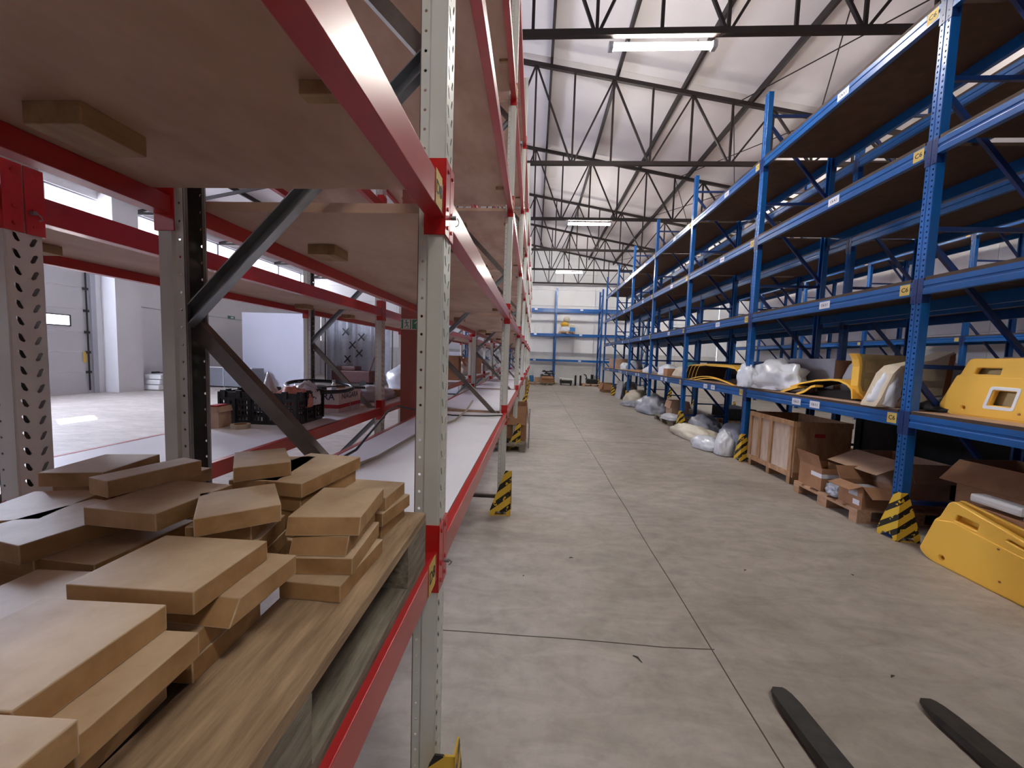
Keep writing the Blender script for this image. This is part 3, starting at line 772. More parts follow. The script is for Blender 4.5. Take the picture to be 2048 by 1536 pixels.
def Zl(n): return TP + BT_*n + 0.0006*n
LOWLAB = 'pale sawn offcut buried low in the pile on the pallet'
def stack(cx, cy, w, d, yaw, n, seed):
    """hidden lower layers under a top piece"""
    rr = random.Random(seed)
    for i in range(1, n+1):
        offcut(cx+rr.uniform(-.006, .006), cy+rr.uniform(-.006, .006), w, d, yaw+rr.uniform(-3, 3), Zl(i), LOWLAB, group='lower offcuts of the pile')
# visible pieces: centre x, y, width, depth, turn, layer
V = [
 ('largest square offcut in the middle of the pile, slightly raised', -0.487, 0.492, 0.165, 0.132, 0.5, 4, (0, 0), None),
 ('chamfered offcut sticking out below the large middle piece', -0.448, 0.515, 0.150, 0.130, -2.5, 3, (0, 0), 0.018),
 ('square offcut on top of the neat stack beside pallet edge', -0.375, 0.725, 0.128, 0.165, 7.0, 4, (0, 0), 0.012),
 ('second offcut from top in the neat stack beside pallet edge', -0.372, 0.705, 0.10, 0.150, 4.0, 3, (0, 0), 0.015),
 ('third offcut in the neat stack beside pallet edge', -0.366, 0.700, 0.112, 0.150, 5.0, 2, (0, 0), None),
 ('orange toned offcut at bottom of the neat stack by pallet edge', -0.360, 0.684, 0.108, 0.168, -2.0, 1, (0, 0), None),
 ('offcut with a scribbled mark, upper of pair near rack post', -0.392, 0.895, 0.140, 0.112, -3.0, 3, (0, 0), None),
 ('lower offcut of the pair near rack post', -0.392, 0.895, 0.155, 0.130, -9.0, 2, (0, 0), None),
 ('long offcut lying behind the tilted pale piece', -0.515, 0.845, 0.140, 0.215, -6.0, 5, (0, 0), None),
 ('bright tilted offcut leaning towards the light', -0.515, 0.640, 0.118, 0.130, 39.0, 5, (0, 0), None),
 ('offcut with a dark knot behind the big middle piece', -0.655, 0.640, 0.135, 0.145, -4.0, 5, (0, 0), None),
 ('long dark sided offcut with a pale end, on the knotted one', -0.735, 0.690, 0.055, 0.150, -16.0, 6, (0, 0), None),
 ('topmost offcut of the rear pair beside the channel post', -0.590, 0.800, 0.100, 0.140, 38.0, 6, (0, 0), None),
 ('offcut under the topmost one of the rear pair', -0.575, 0.830, 0.095, 0.190, 8.0, 5.0, (0, 0), None),
 ('reddish offcut at the rear corner of the pallet', -0.905, 0.640, 0.125, 0.150, 16.0, 4, (0, 0), None),
 ('large reddish offcut beside the rear beam', -0.790, 0.590, 0.130, 0.155, -11.0, 4, (0, 0), None),
 ('offcut peeking out under the large reddish one', -0.690, 0.600, 0.105, 0.160, -4.0, 3, (0, 0), None),
 ('big pale offcut nearest the viewer beside a narrow strip', -0.487, 0.333, 0.150, 0.135, 1.5, 4, (0, 0), None),
 ('narrow offcut strip beside the big pale near one', -0.432, 0.338, 0.118, 0.125, 2.2, 3, (0, 0), None),
 ('offcut at the very front of the pile, cut by the frame', -0.415, 0.215, 0.130, 0.10, 1.5, 4, (0, 0), None),
 ('small offcut between the near pale piece and reddish ones', -0.640, 0.435, 0.13, 0.130, 2.0, 3, (0, 0), None),
 ('dark offcut standing at the far corner behind the pile', -0.960, 0.800, 0.120, 0.150, 10.0, 5, (0, 0), None),
 ('offcut half hidden beside the dark corner one', -0.860, 0.830, 0.130, 0.140, -6.0, 4, (0, 0), None),
]
SHIFT = {4: 0.0}
for (lb, cx, cy, w, d, yaw, n, tl, ch) in V:
    offcut(cx, cy, w, d, yaw, Zl(n), lb, tl, chamfer=ch)
for i, (cx, cy, w, d, yaw, n) in enumerate([(-0.487, 0.492, 0.15, 0.125, 1, 2), (-0.392, 0.895, 0.14, 0.12, -4, 1), (-0.515, 0.845, 0.13, 0.2, -5, 4),
      (-0.525, 0.655, 0.10, 0.11, 10, 4), (-0.655, 0.640, 0.10, 0.13, -3, 2), (-0.735, 0.74, 0.06, 0.10, -10, 3), (-0.905, 0.64, 0.12, 0.14, 10, 3), (-0.79, 0.59, 0.10, 0.14, -8, 3),
      (-0.69, 0.60, 0.09, 0.15, -3, 2), (-0.487, 0.333, 0.145, 0.13, 2, 2), (-0.415, 0.20, 0.12, 0.07, 1, 3), (-0.64, 0.435, 0.12, 0.12, 0, 2), (-0.96, 0.8, 0.11, 0.13, 8, 4), (-0.86, 0.83, 0.09, 0.12, -4, 3),
      (-0.70, 0.30, 0.15, 0.13, 3, 3), (-0.85, 0.42, 0.15, 0.13, -3, 3), (-0.70, 0.15, 0.15, 0.13, 3, 2)]):
    stack(cx, cy, w, d, yaw, n, i+50)
# splintered slivers along the pallet edge
for i, (x, y, l, a) in enumerate([(-0.283, 0.345, 0.10, 0.05), (-0.276, 0.315, 0.06, -0.04)]):
    pass

# ================================================================== goods on the second red rack
DK = RLEV[0]+0.079+0.0005      # top of the lowest shelf boards
# black slotted crate
def slotted_crate(loc, rz):
    t = thing('plastic_crate', 'black slotted plastic crate full of bags on red rack', 'crate', loc, (0, 0, rz))
    L, W, H = 0.58, 0.37, 0.24
    MB().box(-L/2, L/2, -W/2, W/2, 0, 0.012).build('bottom', 'black', t)
    def side(name, ln, place):
        mb = MB(); n = int(round(ln/0.115)); cw = ln/n
        rows = [0.03, 0.07, 0.11, 0.15]
        loops = [[(-ln/2, 0.012), (ln/2, 0.012), (ln/2, H), (-ln/2, H)]]
        for i in range(n):
            c = -ln/2+cw*(i+0.5)
            for r in rows:
                for u in (-0.026, 0.0, 0.026):
                    loops.append([(c+u-0.008, r), (c+u+0.008, r), (c+u+0.008, r+0.026), (c+u-0.008, r+0.026)])
        o = obj(name, curve_mesh(name, loops, 0.006, 'black'), t, place[0], place[1])
        rb_ = MB()
        for i in range(n+1):
            c = -ln/2+cw*i; rb_.box(c-0.008, c+0.008, 0.012, H, 0.002, 0.012)
        for i in range(n*2):
            if i % 2 == 0: rb_.box(-ln/2+cw/2*i+0.012, -ln/2+cw/2*i+0.05, H-0.045, H+0.012, -0.004, 0.014)
        rb_.box(-ln/2, ln/2, H-0.052, H-0.042, -0.004, 0.012)
        obj('ribs', rb_.mesh('ribs', 'black'), o)
    side('side_wall', L, ((0, -W/2, 0), (math.pi/2, 0, 0))); side('side_wall', L, ((0, W/2, 0), (math.pi/2, 0, math.pi)))
    side('end_wall', W, ((L/2, 0, 0), (math.pi/2, 0, math.pi/2))); side('end_wall', W, ((-L/2, 0, 0), (math.pi/2, 0, -math.pi/2)))
    return t
slotted_crate((-2.045, 2.92, DK), 0.03)
tag(crumple('plastic_bag', (0.20, 0.2, 0.30), 3, 'plastic', 0.25, 2.4, loc=(-2.09, 2.92, DK+0.09), peak=(0, 0, 0.7, 1.1)), 'white knotted plastic bag standing up in the black crate', 'bag')
tag(crumple('plastic_bag', (0.28, 0.25, 0.17), 8, ['pinkbag'], 0.22, 2.2, loc=(-1.88, 2.90, DK+0.115)), 'salmon coloured plastic bag lying in the black crate', 'bag')
tag(crumple('plastic_bag', (0.22, 0.2, 0.2), 12, 'plastic', 0.28, 2.6, loc=(-1.84, 3.0, DK+0.125)), 'crumpled clear white bag behind the salmon one in crate', 'bag')
# steering wheel lying on crate and carton
wt = thing('steering_wheel', 'black steering wheel lying over crate and printed carton', 'steering wheel', (-1.90, 3.33, DK+0.25), (math.radians(5), math.radians(4), 0.3))
MB().tube([(0.27*math.cos(2*math.pi*k/40), 0.27*math.sin(2*math.pi*k/40), 0) for k in range(40)], 0.017, 10, closed=True).build('rim', 'black', wt, smooth=True)
for a in (0.6, 2.6, 4.7):
    MB().bar((0.26*math.cos(a), 0.26*math.sin(a), 0), (0.03*math.cos(a), 0.03*math.sin(a), -0.01), 0.03, 0.008).build('spoke', 'dark', wt)
MB().lathe([(0.0, 0.0), (0.05, 0.0), (0.055, -0.03), (0.0, -0.035)], (0, 0, 0), 16).build('hub', 'dark', wt)
MB().bar((0.24, 0.05, 0.0), (0.36, 0.10, 0.0), 0.05, 0.02).build('grip_knob', 'black', wt, bev=0.004)
# printed carton
def open_carton(name, label, loc, rz, size, m='card', flaps=(60, 60, 70, 70), cat='carton', t=0.006, group=None, fl=None):
    o = thing(name, label, cat, loc, (0, 0, rz), group)
    L, W, H = size
    mb = MB(); mb.box(-L/2, L/2, -W/2, W/2, 0, t)
    mb.box(-L/2, L/2, -W/2, -W/2+t, t, H); mb.box(-L/2, L/2, W/2-t, W/2, t, H)
    mb.box(-L/2, -L/2+t, -W/2+t, W/2-t, t, H); mb.box(L/2-t, L/2, -W/2+t, W/2-t, t, H)
    mb.build('body', m, o)
    fl = fl or (W*0.48, W*0.48, W*0.45, W*0.45)
    for i, ang in enumerate(flaps):
        if ang is None: continue
        ln = (L, L, W, W)[i]; f = fl[i]
        mb = MB().box(-ln/2+0.002, ln/2-0.002, 0, f, -t/2, t/2)
        pos, rzz = [((0, -W/2, H), math.pi), ((0, W/2, H), 0.0), ((-L/2, 0, H), math.pi/2), ((L/2, 0, H), -math.pi/2)][i]
        # local +y points away from the box; ang = angle below (+) or above (-) horizontal
        e = bpy.data.objects.new('flap', mb.mesh('flap', m)); C.objects.link(e); e.parent = o
        e.location = pos; e.rotation_euler = (math.radians(-ang), 0, rzz)
    return o
nb_ = open_carton('printed_carton', 'white printed carton with red band and blue NIAGARA lettering', (-2.0, 3.62, DK), 0.0, (0.46, 0.44, 0.205), 'cardw', (None, None, None, None))
MB().box(-0.225, 0.225, -0.215, 0.215, 0.19, 0.197).build('lid', 'cardw', nb_)
for (face, x0, x1, y0, y1) in (('-y', -0.2302, 0.2302, -0.2212, -0.2202), ('+x', 0.2302, 0.2312, -0.2202, 0.2202)):
    MB().box(x0, x1, y0, y1, 0.04, 0.075).build('red_band', 'redprint', nb_)
obj('lettering', text_mesh('NIAGARA', 0.088, 'inkb'), nb_, (0.0, -0.2215, 0.145), FACE['-y'])
obj('lettering', text_mesh('NIAGARA', 0.075, 'inkb'), nb_, (0.2315, 0.0, 0.145), FACE['+x'])
MB().box(0.2313, 0.2318, -0.006, 0.006, 0.0, 0.10).build('tape_strip', 'lightgrey', nb_)
tp = thing('tape_roll', 'cream roll of tape lying on shelf before the crate', 'tape roll', (-2.06, 2.585, DK))
MB().lathe([(0.042, 0), (0.06, 0), (0.06, 0.03), (0.042, 0.03), (0.042, 0)], n=32).build('tape', 'foam', tp, smooth=False)
MB().lathe([(0.038, 0.001), (0.0419, 0.001), (0.0419, 0.029), (0.038, 0.029), (0.038, 0.001)], n=32).build('core', 'tape', tp)
ob = thing('tape_roll', 'tan tape roll lying on top of the printed carton', 'tape roll', (-1.93, 3.72, DK+0.2055), (0.0, 0, 0))
MB().lathe([(0.035, 0), (0.055, 0), (0.055, 0.045), (0.035, 0.045), (0.035, 0)], n=28).build('tape', 'batten', ob)
MB().lathe([(0.031, 0.001), (0.0349, 0.001), (0.0349, 0.044), (0.031, 0.044), (0.031, 0.001)], n=28).build('core', 'card', ob)
btl = thing('spray_bottle', 'small white bottle on the printed carton beside steering wheel', 'bottle', (-1.835, 3.44, DK+0.2055))
MB().lathe([(0.0, 0), (0.022, 0), (0.022, 0.05), (0.012, 0.065), (0.012, 0.075), (0.0, 0.075)], n=16).build('body', 'white', btl, smooth=True)
MB().lathe([(0.014, 0.075), (0.014, 0.095), (0.0, 0.095)], n=12).build('cap', 'lightgrey', btl)
pb = open_carton('small_carton', 'small open kraft carton left of the black crate', (-2.235, 2.60, DK), 0.1, (0.09, 0.13, 0.15), 'card2', (75, None, 70, 75), fl=(0.04, 0.04, 0.04, 0.04))
MB().box(-0.03, 0.03, -0.05, 0.05, 0.10, 0.16).build('red_insert', 'redprint', pb)
tag(crumple('wrapped_bundle', (0.50, 0.95, 0.17), 21, 'plastic_g', 0.16, 2.4, loc=(-1.98, 4.55, DK), sub=4), 'long bundle in clear film with amber tape behind printed carton', 'bundle')
tag(crumple('plastic_bag', (0.24, 0.3, 0.12), 22, 'plastic', 0.25, 2.4, loc=(-2.03, 4.15, DK+0.07)), 'crumpled clear film bag lying on the long bundle', 'bag')
MB_ = MB().box(-0.10, 0.10, -0.07, 0.07, 0, 0.09)
tag(MB_.build('small_carton', 'batten', None, (-1.78, 4.98, DK), (0, 0, 0.2), bev=0.006), 'amber taped packet at the end of the long bundle', 'packet')
tag(crumple('sack', (0.55, 0.6, 0.42), 31, 'plastic', 0.14, 1.8, loc=(-2.0, 5.95, DK), flat=0.5), 'blue white filled sack further along second red rack', 'sack')
tag(crumple('sack', (0.5, 0.5, 0.33), 33, 'plastic', 0.16, 1.8, loc=(-1.85, 6.45, DK), flat=0.5), 'white filled sack just behind the blue white one', 'sack')
for i, (y, sz) in enumerate([(7.6, (0.5, 0.7, 0.4)), (8.8, (0.55, 0.6, 0.55)), (10.9, (0.5, 0.8, 0.4)), (12.2, (0.55, 0.5, 0.5)), (14.6, (0.5, 0.7, 0.45))]):
    if i % 2 == 0:
        tag(crumple('sack', sz, 40+i, ['plastic_g', 'plastic', 'plastic_c'][i % 3], 0.16, 2.0, loc=(-1.98, y, DK)), '%s far bag on second red rack beyond the steel column' % ['grey', '', 'cream', '', 'white'][i], 'sack')
    else:
        open_carton('carton', '%s brown carton on second red rack beyond the steel column' % ['', 'nearer', '', 'farther'][i], (-1.98, y, DK), 0.1*i, sz, 'card', (80, 80, 60, 60))
# cables on the lowest boards of the near rack
tag(MB().tube([(-0.98, 1.62, DK+0.006), (-0.92, 1.95, DK+0.05), (-1.0, 2.6, DK+0.16), (-1.10, 3.05, DK+0.14), (-1.0, 3.3, DK+0.07), (-0.72, 3.42, DK+0.02), (-0.45, 3.55, DK+0.006), (-0.285, 3.62, DK+0.006)], 0.007, 8).build('cable', 'cable', smooth=True),
    'dark grey cable running across the lowest shelf to its front edge', 'cable')
tag(MB().tube([(-0.99, 1.50, DK+0.006), (-0.90, 1.62, DK+0.008), (-0.82, 2.0, DK+0.006), (-0.80, 2.6, DK+0.006), (-0.72, 3.0, DK+0.006), (-0.66, 3.25, DK+0.006), (-0.58, 3.35, DK+0.08), (-0.55, 3.5, DK+0.15)], 0.0085, 8).build('cable', 'cablet', smooth=True),
    'cream cable curling along the lowest shelf', 'cable')
# emergency exit sign on the steel column
sg = thing('exit_sign', 'green emergency exit sign with running figure and arrow', 'sign', (-1.285, 3.975, 1.925))
MB().box(-0.115, 0.115, 0, 0.004, -0.055, 0.055).build('board', 'white', sg)
MB().box(-0.110, -0.005, -0.0012, 0, -0.049, 0.049).build('green_field', 'green', sg)
MB().box(0.004, 0.110, -0.0012, 0, -0.049, 0.049).build('green_field', 'green', sg)
MB().box(-0.09, -0.018, -0.002, -0.0012, -0.045, 0.045).build('doorway_mark', 'white', sg)
mb = MB(); P = lambda a, b, d: (a, -d, b)
mb.lathe([(0, 0), (0.009, 0)], (0, 0, 0), 10) if False else None
mb.prism([(-0.058+0.008*math.cos(k*math.pi/4), 0.034+0.008*math.sin(k*math.pi/4)) for k in range(8)], P, 0.002, 0.003)
for a, b, w in (((-0.057, 0.022), (-0.050, -0.006), 0.012), ((-0.056, 0.02), (-0.075, 0.008), 0.007), ((-0.055, 0.02), (-0.036, 0.012), 0.007), ((-0.036, 0.012), (-0.03, 0.02), 0.006),
                ((-0.050, -0.006), (-0.036, -0.02), 0.009), ((-0.036, -0.02), (-0.042, -0.04), 0.008), ((-0.051, -0.006), (-0.062, -0.026), 0.009), ((-0.062, -0.026), (-0.08, -0.032), 0.008)):
    mb.bar((a[0], -0.0025, a[1]), (b[0], -0.0025, b[1]), w, 0.001, (0, 1, 0))
mb.build('running_figure', 'green', sg)
MB().prism([(0.057, 0.042), (0.026, 0.008), (0.032, 0.002), (0.050, 0.02), (0.050, -0.04), (0.064, -0.04), (0.064, 0.02), (0.082, 0.002), (0.088, 0.008)][::-1], P, 0.0012, 0.002).build('arrow', 'white', sg)

# cartons and pallet on the floor beneath the red rack by its third post
pallet('dark pallet on the floor under red rack beside second guard', (-0.50, 7.05, 0), (0, 0, 0), m='palletg')
open_carton('carton', 'tall open brown carton on floor beneath the red rack', (-0.40, 7.05, 0.1445), 0.0, (0.60, 0.70, 0.62), 'card', (75, 70, 80, 84))
cg = thing('wire_cage', 'grey wire cage side standing beside the brown carton', 'wire cage', (-0.045, 6.78, 0.0))
for i in range(7): MB().bar((0, 0.09*i, 0.02), (0, 0.09*i, 0.62), 0.008, 0.008, (1, 0, 0)).build('wire', 'galv', cg)
for i in range(6): MB().bar((0, 0, 0.03+0.115*i), (0, 0.54, 0.03+0.115*i), 0.008, 0.008).build('wire', 'galv', cg)
for y in (0, 0.54): MB().box(-0.01, 0.01, y-0.012, y+0.012, 0, 0.64).build('frame_post', 'galv', cg)
pallet('pallet far under the red rack near the end wall', (-0.60, 15.4, 0), m='palletn')
open_carton('carton', 'brown carton on the farthest pallet beneath the red rack', (-0.60, 15.4, 0.1445), 0.0, (0.7, 0.9, 0.7), 'card', (80, 80, 80, 80))

# ================================================================== fork tines in the foreground
FK = thing('forklift_forks', 'pair of dark worn steel fork tines reaching over floor', 'fork', (1.59, 1.86, 0))
def tine(x):
    prof = [(0, 0.030), (-0.03, 0.018), (-1.15, 0.012), (-1.15, 0.060), (-0.35, 0.055), (-0.02, 0.040)]
    mb = MB(); n = 7
    rows = []
    for (y, hw) in ((0.0, 0.026), (-0.012, 0.038), (-0.04, 0.049), (-0.10, 0.055), (-0.4, 0.056), (-1.15, 0.058)):
        t = -y
        zt = 0.040+min(0.022, t*0.07); zb = 0.026-min(0.014, t*0.12)
        rows.append([(x-hw, y, zb+0.004), (x-hw*0.9, y, zt), (x+hw*0.9, y, zt), (x+hw, y, zb+0.004), (x+hw*0.9, y, zb), (x-hw*0.9, y, zb)])
    vs = [p for r in rows for p in r]; fs = [tuple(range(6))[::-1], tuple(range(30, 36))]
    for i in range(5):
        for k in range(6): fs.append((i*6+k, i*6+(k+1) % 6, (i+1)*6+(k+1) % 6, (i+1)*6+k))
    return mb.add(vs, fs)
for x in (-0.335, 0.355):
    f = tine(x).build('tine', 'iron', FK)
    MB().box(x-0.058, x+0.058, -1.20, -1.15, 0.0, 0.55).build('shank', 'iron', FK)
MB().box(-0.5, 0.5, -1.26, -1.20, 0.12, 0.20).build('carriage_bar', 'iron', FK)
MB().box(-0.5, 0.5, -1.26, -1.20, 0.42, 0.50).build('carriage_bar', 'iron', FK)

# ================================================================== goods on the aisle blue rack, lowest shelf
BD = BLEV[0]+0.1555            # top of the lowest blue shelf boards
def panel_x(parent, name, poly, holes, X, thick, m, bev=0.006):
    """plate parallel to the rack face: outline in (y, z), centred on plane X"""
    y0 = sum(p[0] for p in poly)/len(poly); z0 = min(p[1] for p in poly)
    cv = lambda P: [(-(y-y0), z-z0) for y, z in P]
    px_, py_, pz_ = parent.location if parent else (0, 0, 0)
    return obj(name, curve_mesh(name, [cv(poly)]+[cv(h) for h in holes], thick, m, bev), parent, (X-px_, y0-py_, z0-pz_), FACE['-x'])
def circ(y, z, r, n=18): return [(y+r*math.cos(2*math.pi*k/n), z+r*math.sin(2*math.pi*k/n)) for k in range(n)]
# yellow cover standing on the shelf
t = thing('machine_cover', 'yellow machine cover with white framed window on the shelf', 'machine cover', (3.78, 3.2, BD))
outl = rounded([(3.76, 1.295), (3.634, 1.577), (3.607, 1.583), (3.547, 1.722), (2.62, 1.73), (2.52, 1.30), (2.56, BD), (3.66, BD)], 0.03)
slot = rounded([(3.522, 1.591), (3.495, 1.661), (3.303, 1.661), (3.317, 1.588)], 0.02)
win = rounded([(3.391, 1.339), (3.353, 1.48), (3.188, 1.478), (3.218, 1.338)], 0.012)
panel_x(t, 'skin', outl, [slot, win, circ(3.56, 1.304, 0.024), circ(2.75, 1.304, 0.024)], 3.78, 0.045, 'yellow', 0.01)
wf = rounded([(3.412, 1.318), (3.366, 1.501), (3.166, 1.499), (3.205, 1.318)], 0.02)
panel_x(t, 'window_frame', wf, [win], 3.755, 0.012, 'white', 0.003)
panel_x(t, 'step_skin', rounded([(3.755, 1.30), (3.634, 1.575), (2.60, 1.575), (2.53, 1.30), (2.60, 1.25), (3.65, 1.25)], 0.03), [win, circ(3.56, 1.304, 0.024)], 3.757, 0.01, 'yellow', 0.003)
MB().box(0.10, 0.5, -0.55, 0.38, 0.02, 0.47).build('inner_lining', 'tan', t) if False else MB().box(0.06, 0.10, -0.55, 0.36, 0.05, 0.45).build('inner_lining', 'tan', t)
for (y, z) in ((3.165, 1.30), (3.13, 1.56)):
    MB().cyl((-0.032, y-3.2, z-BD), 0.008, 0.008, 8, 'x').build('screw', 'tape', t)
# yellow cover standing on the floor
t = thing('machine_cover', 'large yellow machine cover standing on the floor by rack', 'machine cover', (3.47, 3.0, 0))
outl = rounded([(3.478, 0.062), (3.426, 0.178), (3.374, 0.36), (3.34, 0.39), (3.283, 0.531), (3.255, 0.553), (2.812, 0.445), (2.25, 0.31), (2.22, 0.012), (3.325, 0.002), (3.42, 0.02)], 0.03)
slot = rounded([(3.243, 0.405), (3.222, 0.475), (3.052, 0.462), (3.066, 0.385)], 0.02)
slot2 = rounded([(2.90, 0.405), (2.88, 0.435), (2.72, 0.40), (2.73, 0.37)], 0.012)
panel_x(t, 'skin', outl, [slot, slot2, circ(3.29, 0.068, 0.028)], 3.47, 0.05, 'yellow', 0.01)
panel_x(t, 'step_skin', rounded([(3.47, 0.065), (3.372, 0.355), (3.24, 0.392), (2.24, 0.262), (2.24, 0.02), (3.32, 0.012)], 0.02), [circ(3.29, 0.068, 0.028)], 3.444, 0.012, 'yellow', 0.004)
panel_x(t, 'back_plate', rounded([(3.335, 0.02), (3.322, 0.50), (3.30, 0.557), (2.30, 0.40), (2.28, 0.02)], 0.02), [], 3.56, 0.03, 'yellow2', 0.005)
MB().cyl((-0.036, -0.08, 0.33), 0.008, 0.006, 8, 'x').build('screw', 'tape', t); MB().cyl((-0.036, -0.11, 0.10), 0.008, 0.006, 8, 'x').build('screw', 'tape', t)
fm = MB().box(-0.06, 0.06, -0.17, 0.17, 0, 0.07); fm.build('foam_block', 'plastic', None, (3.66, 3.12, 0.562), (0, 0.0, 0), bev=0.02)
tag(bpy.data.objects['foam_block'], 'rounded white foam piece lying behind the large yellow cover', 'foam block')
fm2 = MB().box(-0.06, 0.06, -0.24, 0.24, 0, 0.07).build('foam_block', 'plastic_g', None, (3.66, 2.70, 0.535), (-0.12, 0, 0), bev=0.02)
tag(fm2, 'greyer foam piece following the white one behind yellow cover', 'foam block')
tag(MB().box(-0.10, 0.10, -0.45, 0.45, 0, 0.534).build('carton', 'card', None, (3.70, 2.80, 0), bev=0.004), 'brown carton supporting the foam behind the large yellow cover', 'carton')
# film wrapped foam cover leaning by the first post
t = thing('wrapped_cover', 'foam wrapped cover with brown tape beside the first blue post', 'wrapped cover', (3.85, 4.10, BD))
P = lambda a, b, d: (a, d, b)
MB().prism([(-0.45, 0.0), (-0.40, 0.10), (-0.31, 0.34), (-0.24, 0.42), (0.06, 0.49), (0.25, 0.58), (0.27, 0.50), (0.20, 0.10), (0.16, 0.0)][::-1], P, -0.10, 0.10).build('wrapped_body', 'foam', t, bev=0.025)
MB().prism([(0.155, 0.06), (0.20, 0.53), (0.25, 0.555), (0.215, 0.06)][::-1], P, -0.104, 0.104).build('tape_band', 'tape', t)
MB().prism([(-0.34, 0.0), (-0.28, 0.08), (-0.19, 0.22), (-0.16, 0.20), (-0.24, 0.06), (-0.29, 0.0)][::-1], P, -0.104, 0.104).build('tape_band', 'tape', t)
crumple('film_end', (0.22, 0.24, 0.46), 77, 'plastic', 0.2, 1.8, t, (-0.34, 0.0, 0.0), (0, 0.35, 0))
tag(crumple('plastic_bag', (0.34, 0.45, 0.52), 61, 'plastic', 0.2, 1.6, loc=(4.32, 4.25, BD)), 'clear film sheet bunched behind the foam wrapped cover', 'bag')
tag(crumple('plastic_bag', (0.55, 0.5, 0.17), 62, 'dark', 0.22, 2.2, loc=(4.02, 3.82, BD)), 'dark crumpled film on shelf between post and yellow cover', 'bag')
open_carton('carton', 'pale carton with film behind the yellow cover on shelf', (4.35, 3.35, BD), 0.1, (0.40, 0.60, 0.52), 'card2', (70, 70, None, 75))
# tan lined panel with yellow edge
t = thing('machine_cover', 'tan lined cover with curved yellow edge standing on shelf', 'machine cover', (3.72, 4.62, BD))
edge = [(-0.11, 0.545), (-0.085, 0.53), (-0.06, 0.48), (-0.045, 0.40), (-0.045, 0.18), (-0.02, 0.10), (0.10, 0.0)]
inner = [(0.135, 0.0), (0.02, 0.115), (-0.01, 0.19), (-0.01, 0.41), (-0.025, 0.50), (-0.055, 0.548)]
MB().prism((edge+inner)[::-1], P, -0.05, 0.05).build('edge_trim', 'yellow', t, bev=0.008)
MB().prism([(-0.05, 0.545), (-0.012, 0.41), (-0.012, 0.19), (0.02, 0.115), (0.135, 0.0), (0.55, 0.0), (0.55, 0.535)], P, 0.0, 0.03).build('lining', 'tan', t)
for (x, z) in ((0.05, 0.33), (0.05, 0.12), (0.25, 0.33), (0.25, 0.12)):
    MB().box(x, x+0.14, -0.012, -0.0005, z, z+0.15).build('pocket', 'tan', t, bev=0.005)
for (x, z) in ((0.09, 0.40), (0.09, 0.20)):
    MB().box(x, x+0.035, -0.03, -0.0125, z, z+0.05).build('lug', 'tan', t)
# arched yellow covers with dark hollow underside
def arch(parent, name, pts, x0, x1, th, m):
    """shell swept along x from a (y, z) curve"""
    mb = MB(); n = len(pts)
    inner = []
    for i, p in enumerate(pts):
        a = Vector(pts[max(0, i-1)]); b = Vector(pts[min(n-1, i+1)]); d = (b-a).normalized(); nn = Vector((-d.y, d.x))
        if nn.y > 0: nn = -nn
        inner.append((p[0]+nn.x*th, p[1]+nn.y*th))
    vs = [(x0, y, z) for y, z in pts]+[(x0, y, z) for y, z in inner]+[(x1, y, z) for y, z in pts]+[(x1, y, z) for y, z in inner]
    fs = []
    for i in range(n-1):
        fs += [(i, i+1, 2*n+i+1, 2*n+i), (n+i+1, n+i, 3*n+i, 3*n+i+1), (i+1, i, n+i, n+i+1), (2*n+i, 2*n+i+1, 3*n+i+1, 3*n+i)]
    fs += [(0, 2*n, 3*n, n), (n-1, 2*n-1, 4*n-1, 3*n-1)]
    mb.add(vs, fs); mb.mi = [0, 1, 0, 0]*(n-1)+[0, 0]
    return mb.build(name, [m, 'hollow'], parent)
def arc_pts(y0, y1, h, n=14, pw=1.0):
    return [(y0+(y1-y0)*k/n, h*(math.sin(math.pi*k/n))**pw) for k in range(n+1)]
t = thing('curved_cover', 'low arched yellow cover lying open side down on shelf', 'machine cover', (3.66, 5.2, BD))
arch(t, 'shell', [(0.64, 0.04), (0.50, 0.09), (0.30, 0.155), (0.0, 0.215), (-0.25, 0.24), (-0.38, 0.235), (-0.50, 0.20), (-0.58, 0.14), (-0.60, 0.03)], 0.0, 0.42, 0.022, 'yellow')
arch(t, 'front_lip', [(0.66, 0.0), (0.52, 0.055), (0.36, 0.10), (0.30, 0.115)], -0.03, 0.10, 0.035, 'yellow')
arch(t, 'inner_rib', [(0.30, 0.01), (0.15, 0.06), (0.02, 0.135), (-0.05, 0.15)], -0.04, 0.06, 0.03, 'yellow')
MB().box(0.10, 0.40, -0.52, 0.35, 0.005, 0.09).build('inner_tray', 'black', t)
for y in (0.02, 0.18): MB().cyl((0.02, y, 0.09), 0.03, 0.05, 12, 'x').build('grommet', 'black', t)
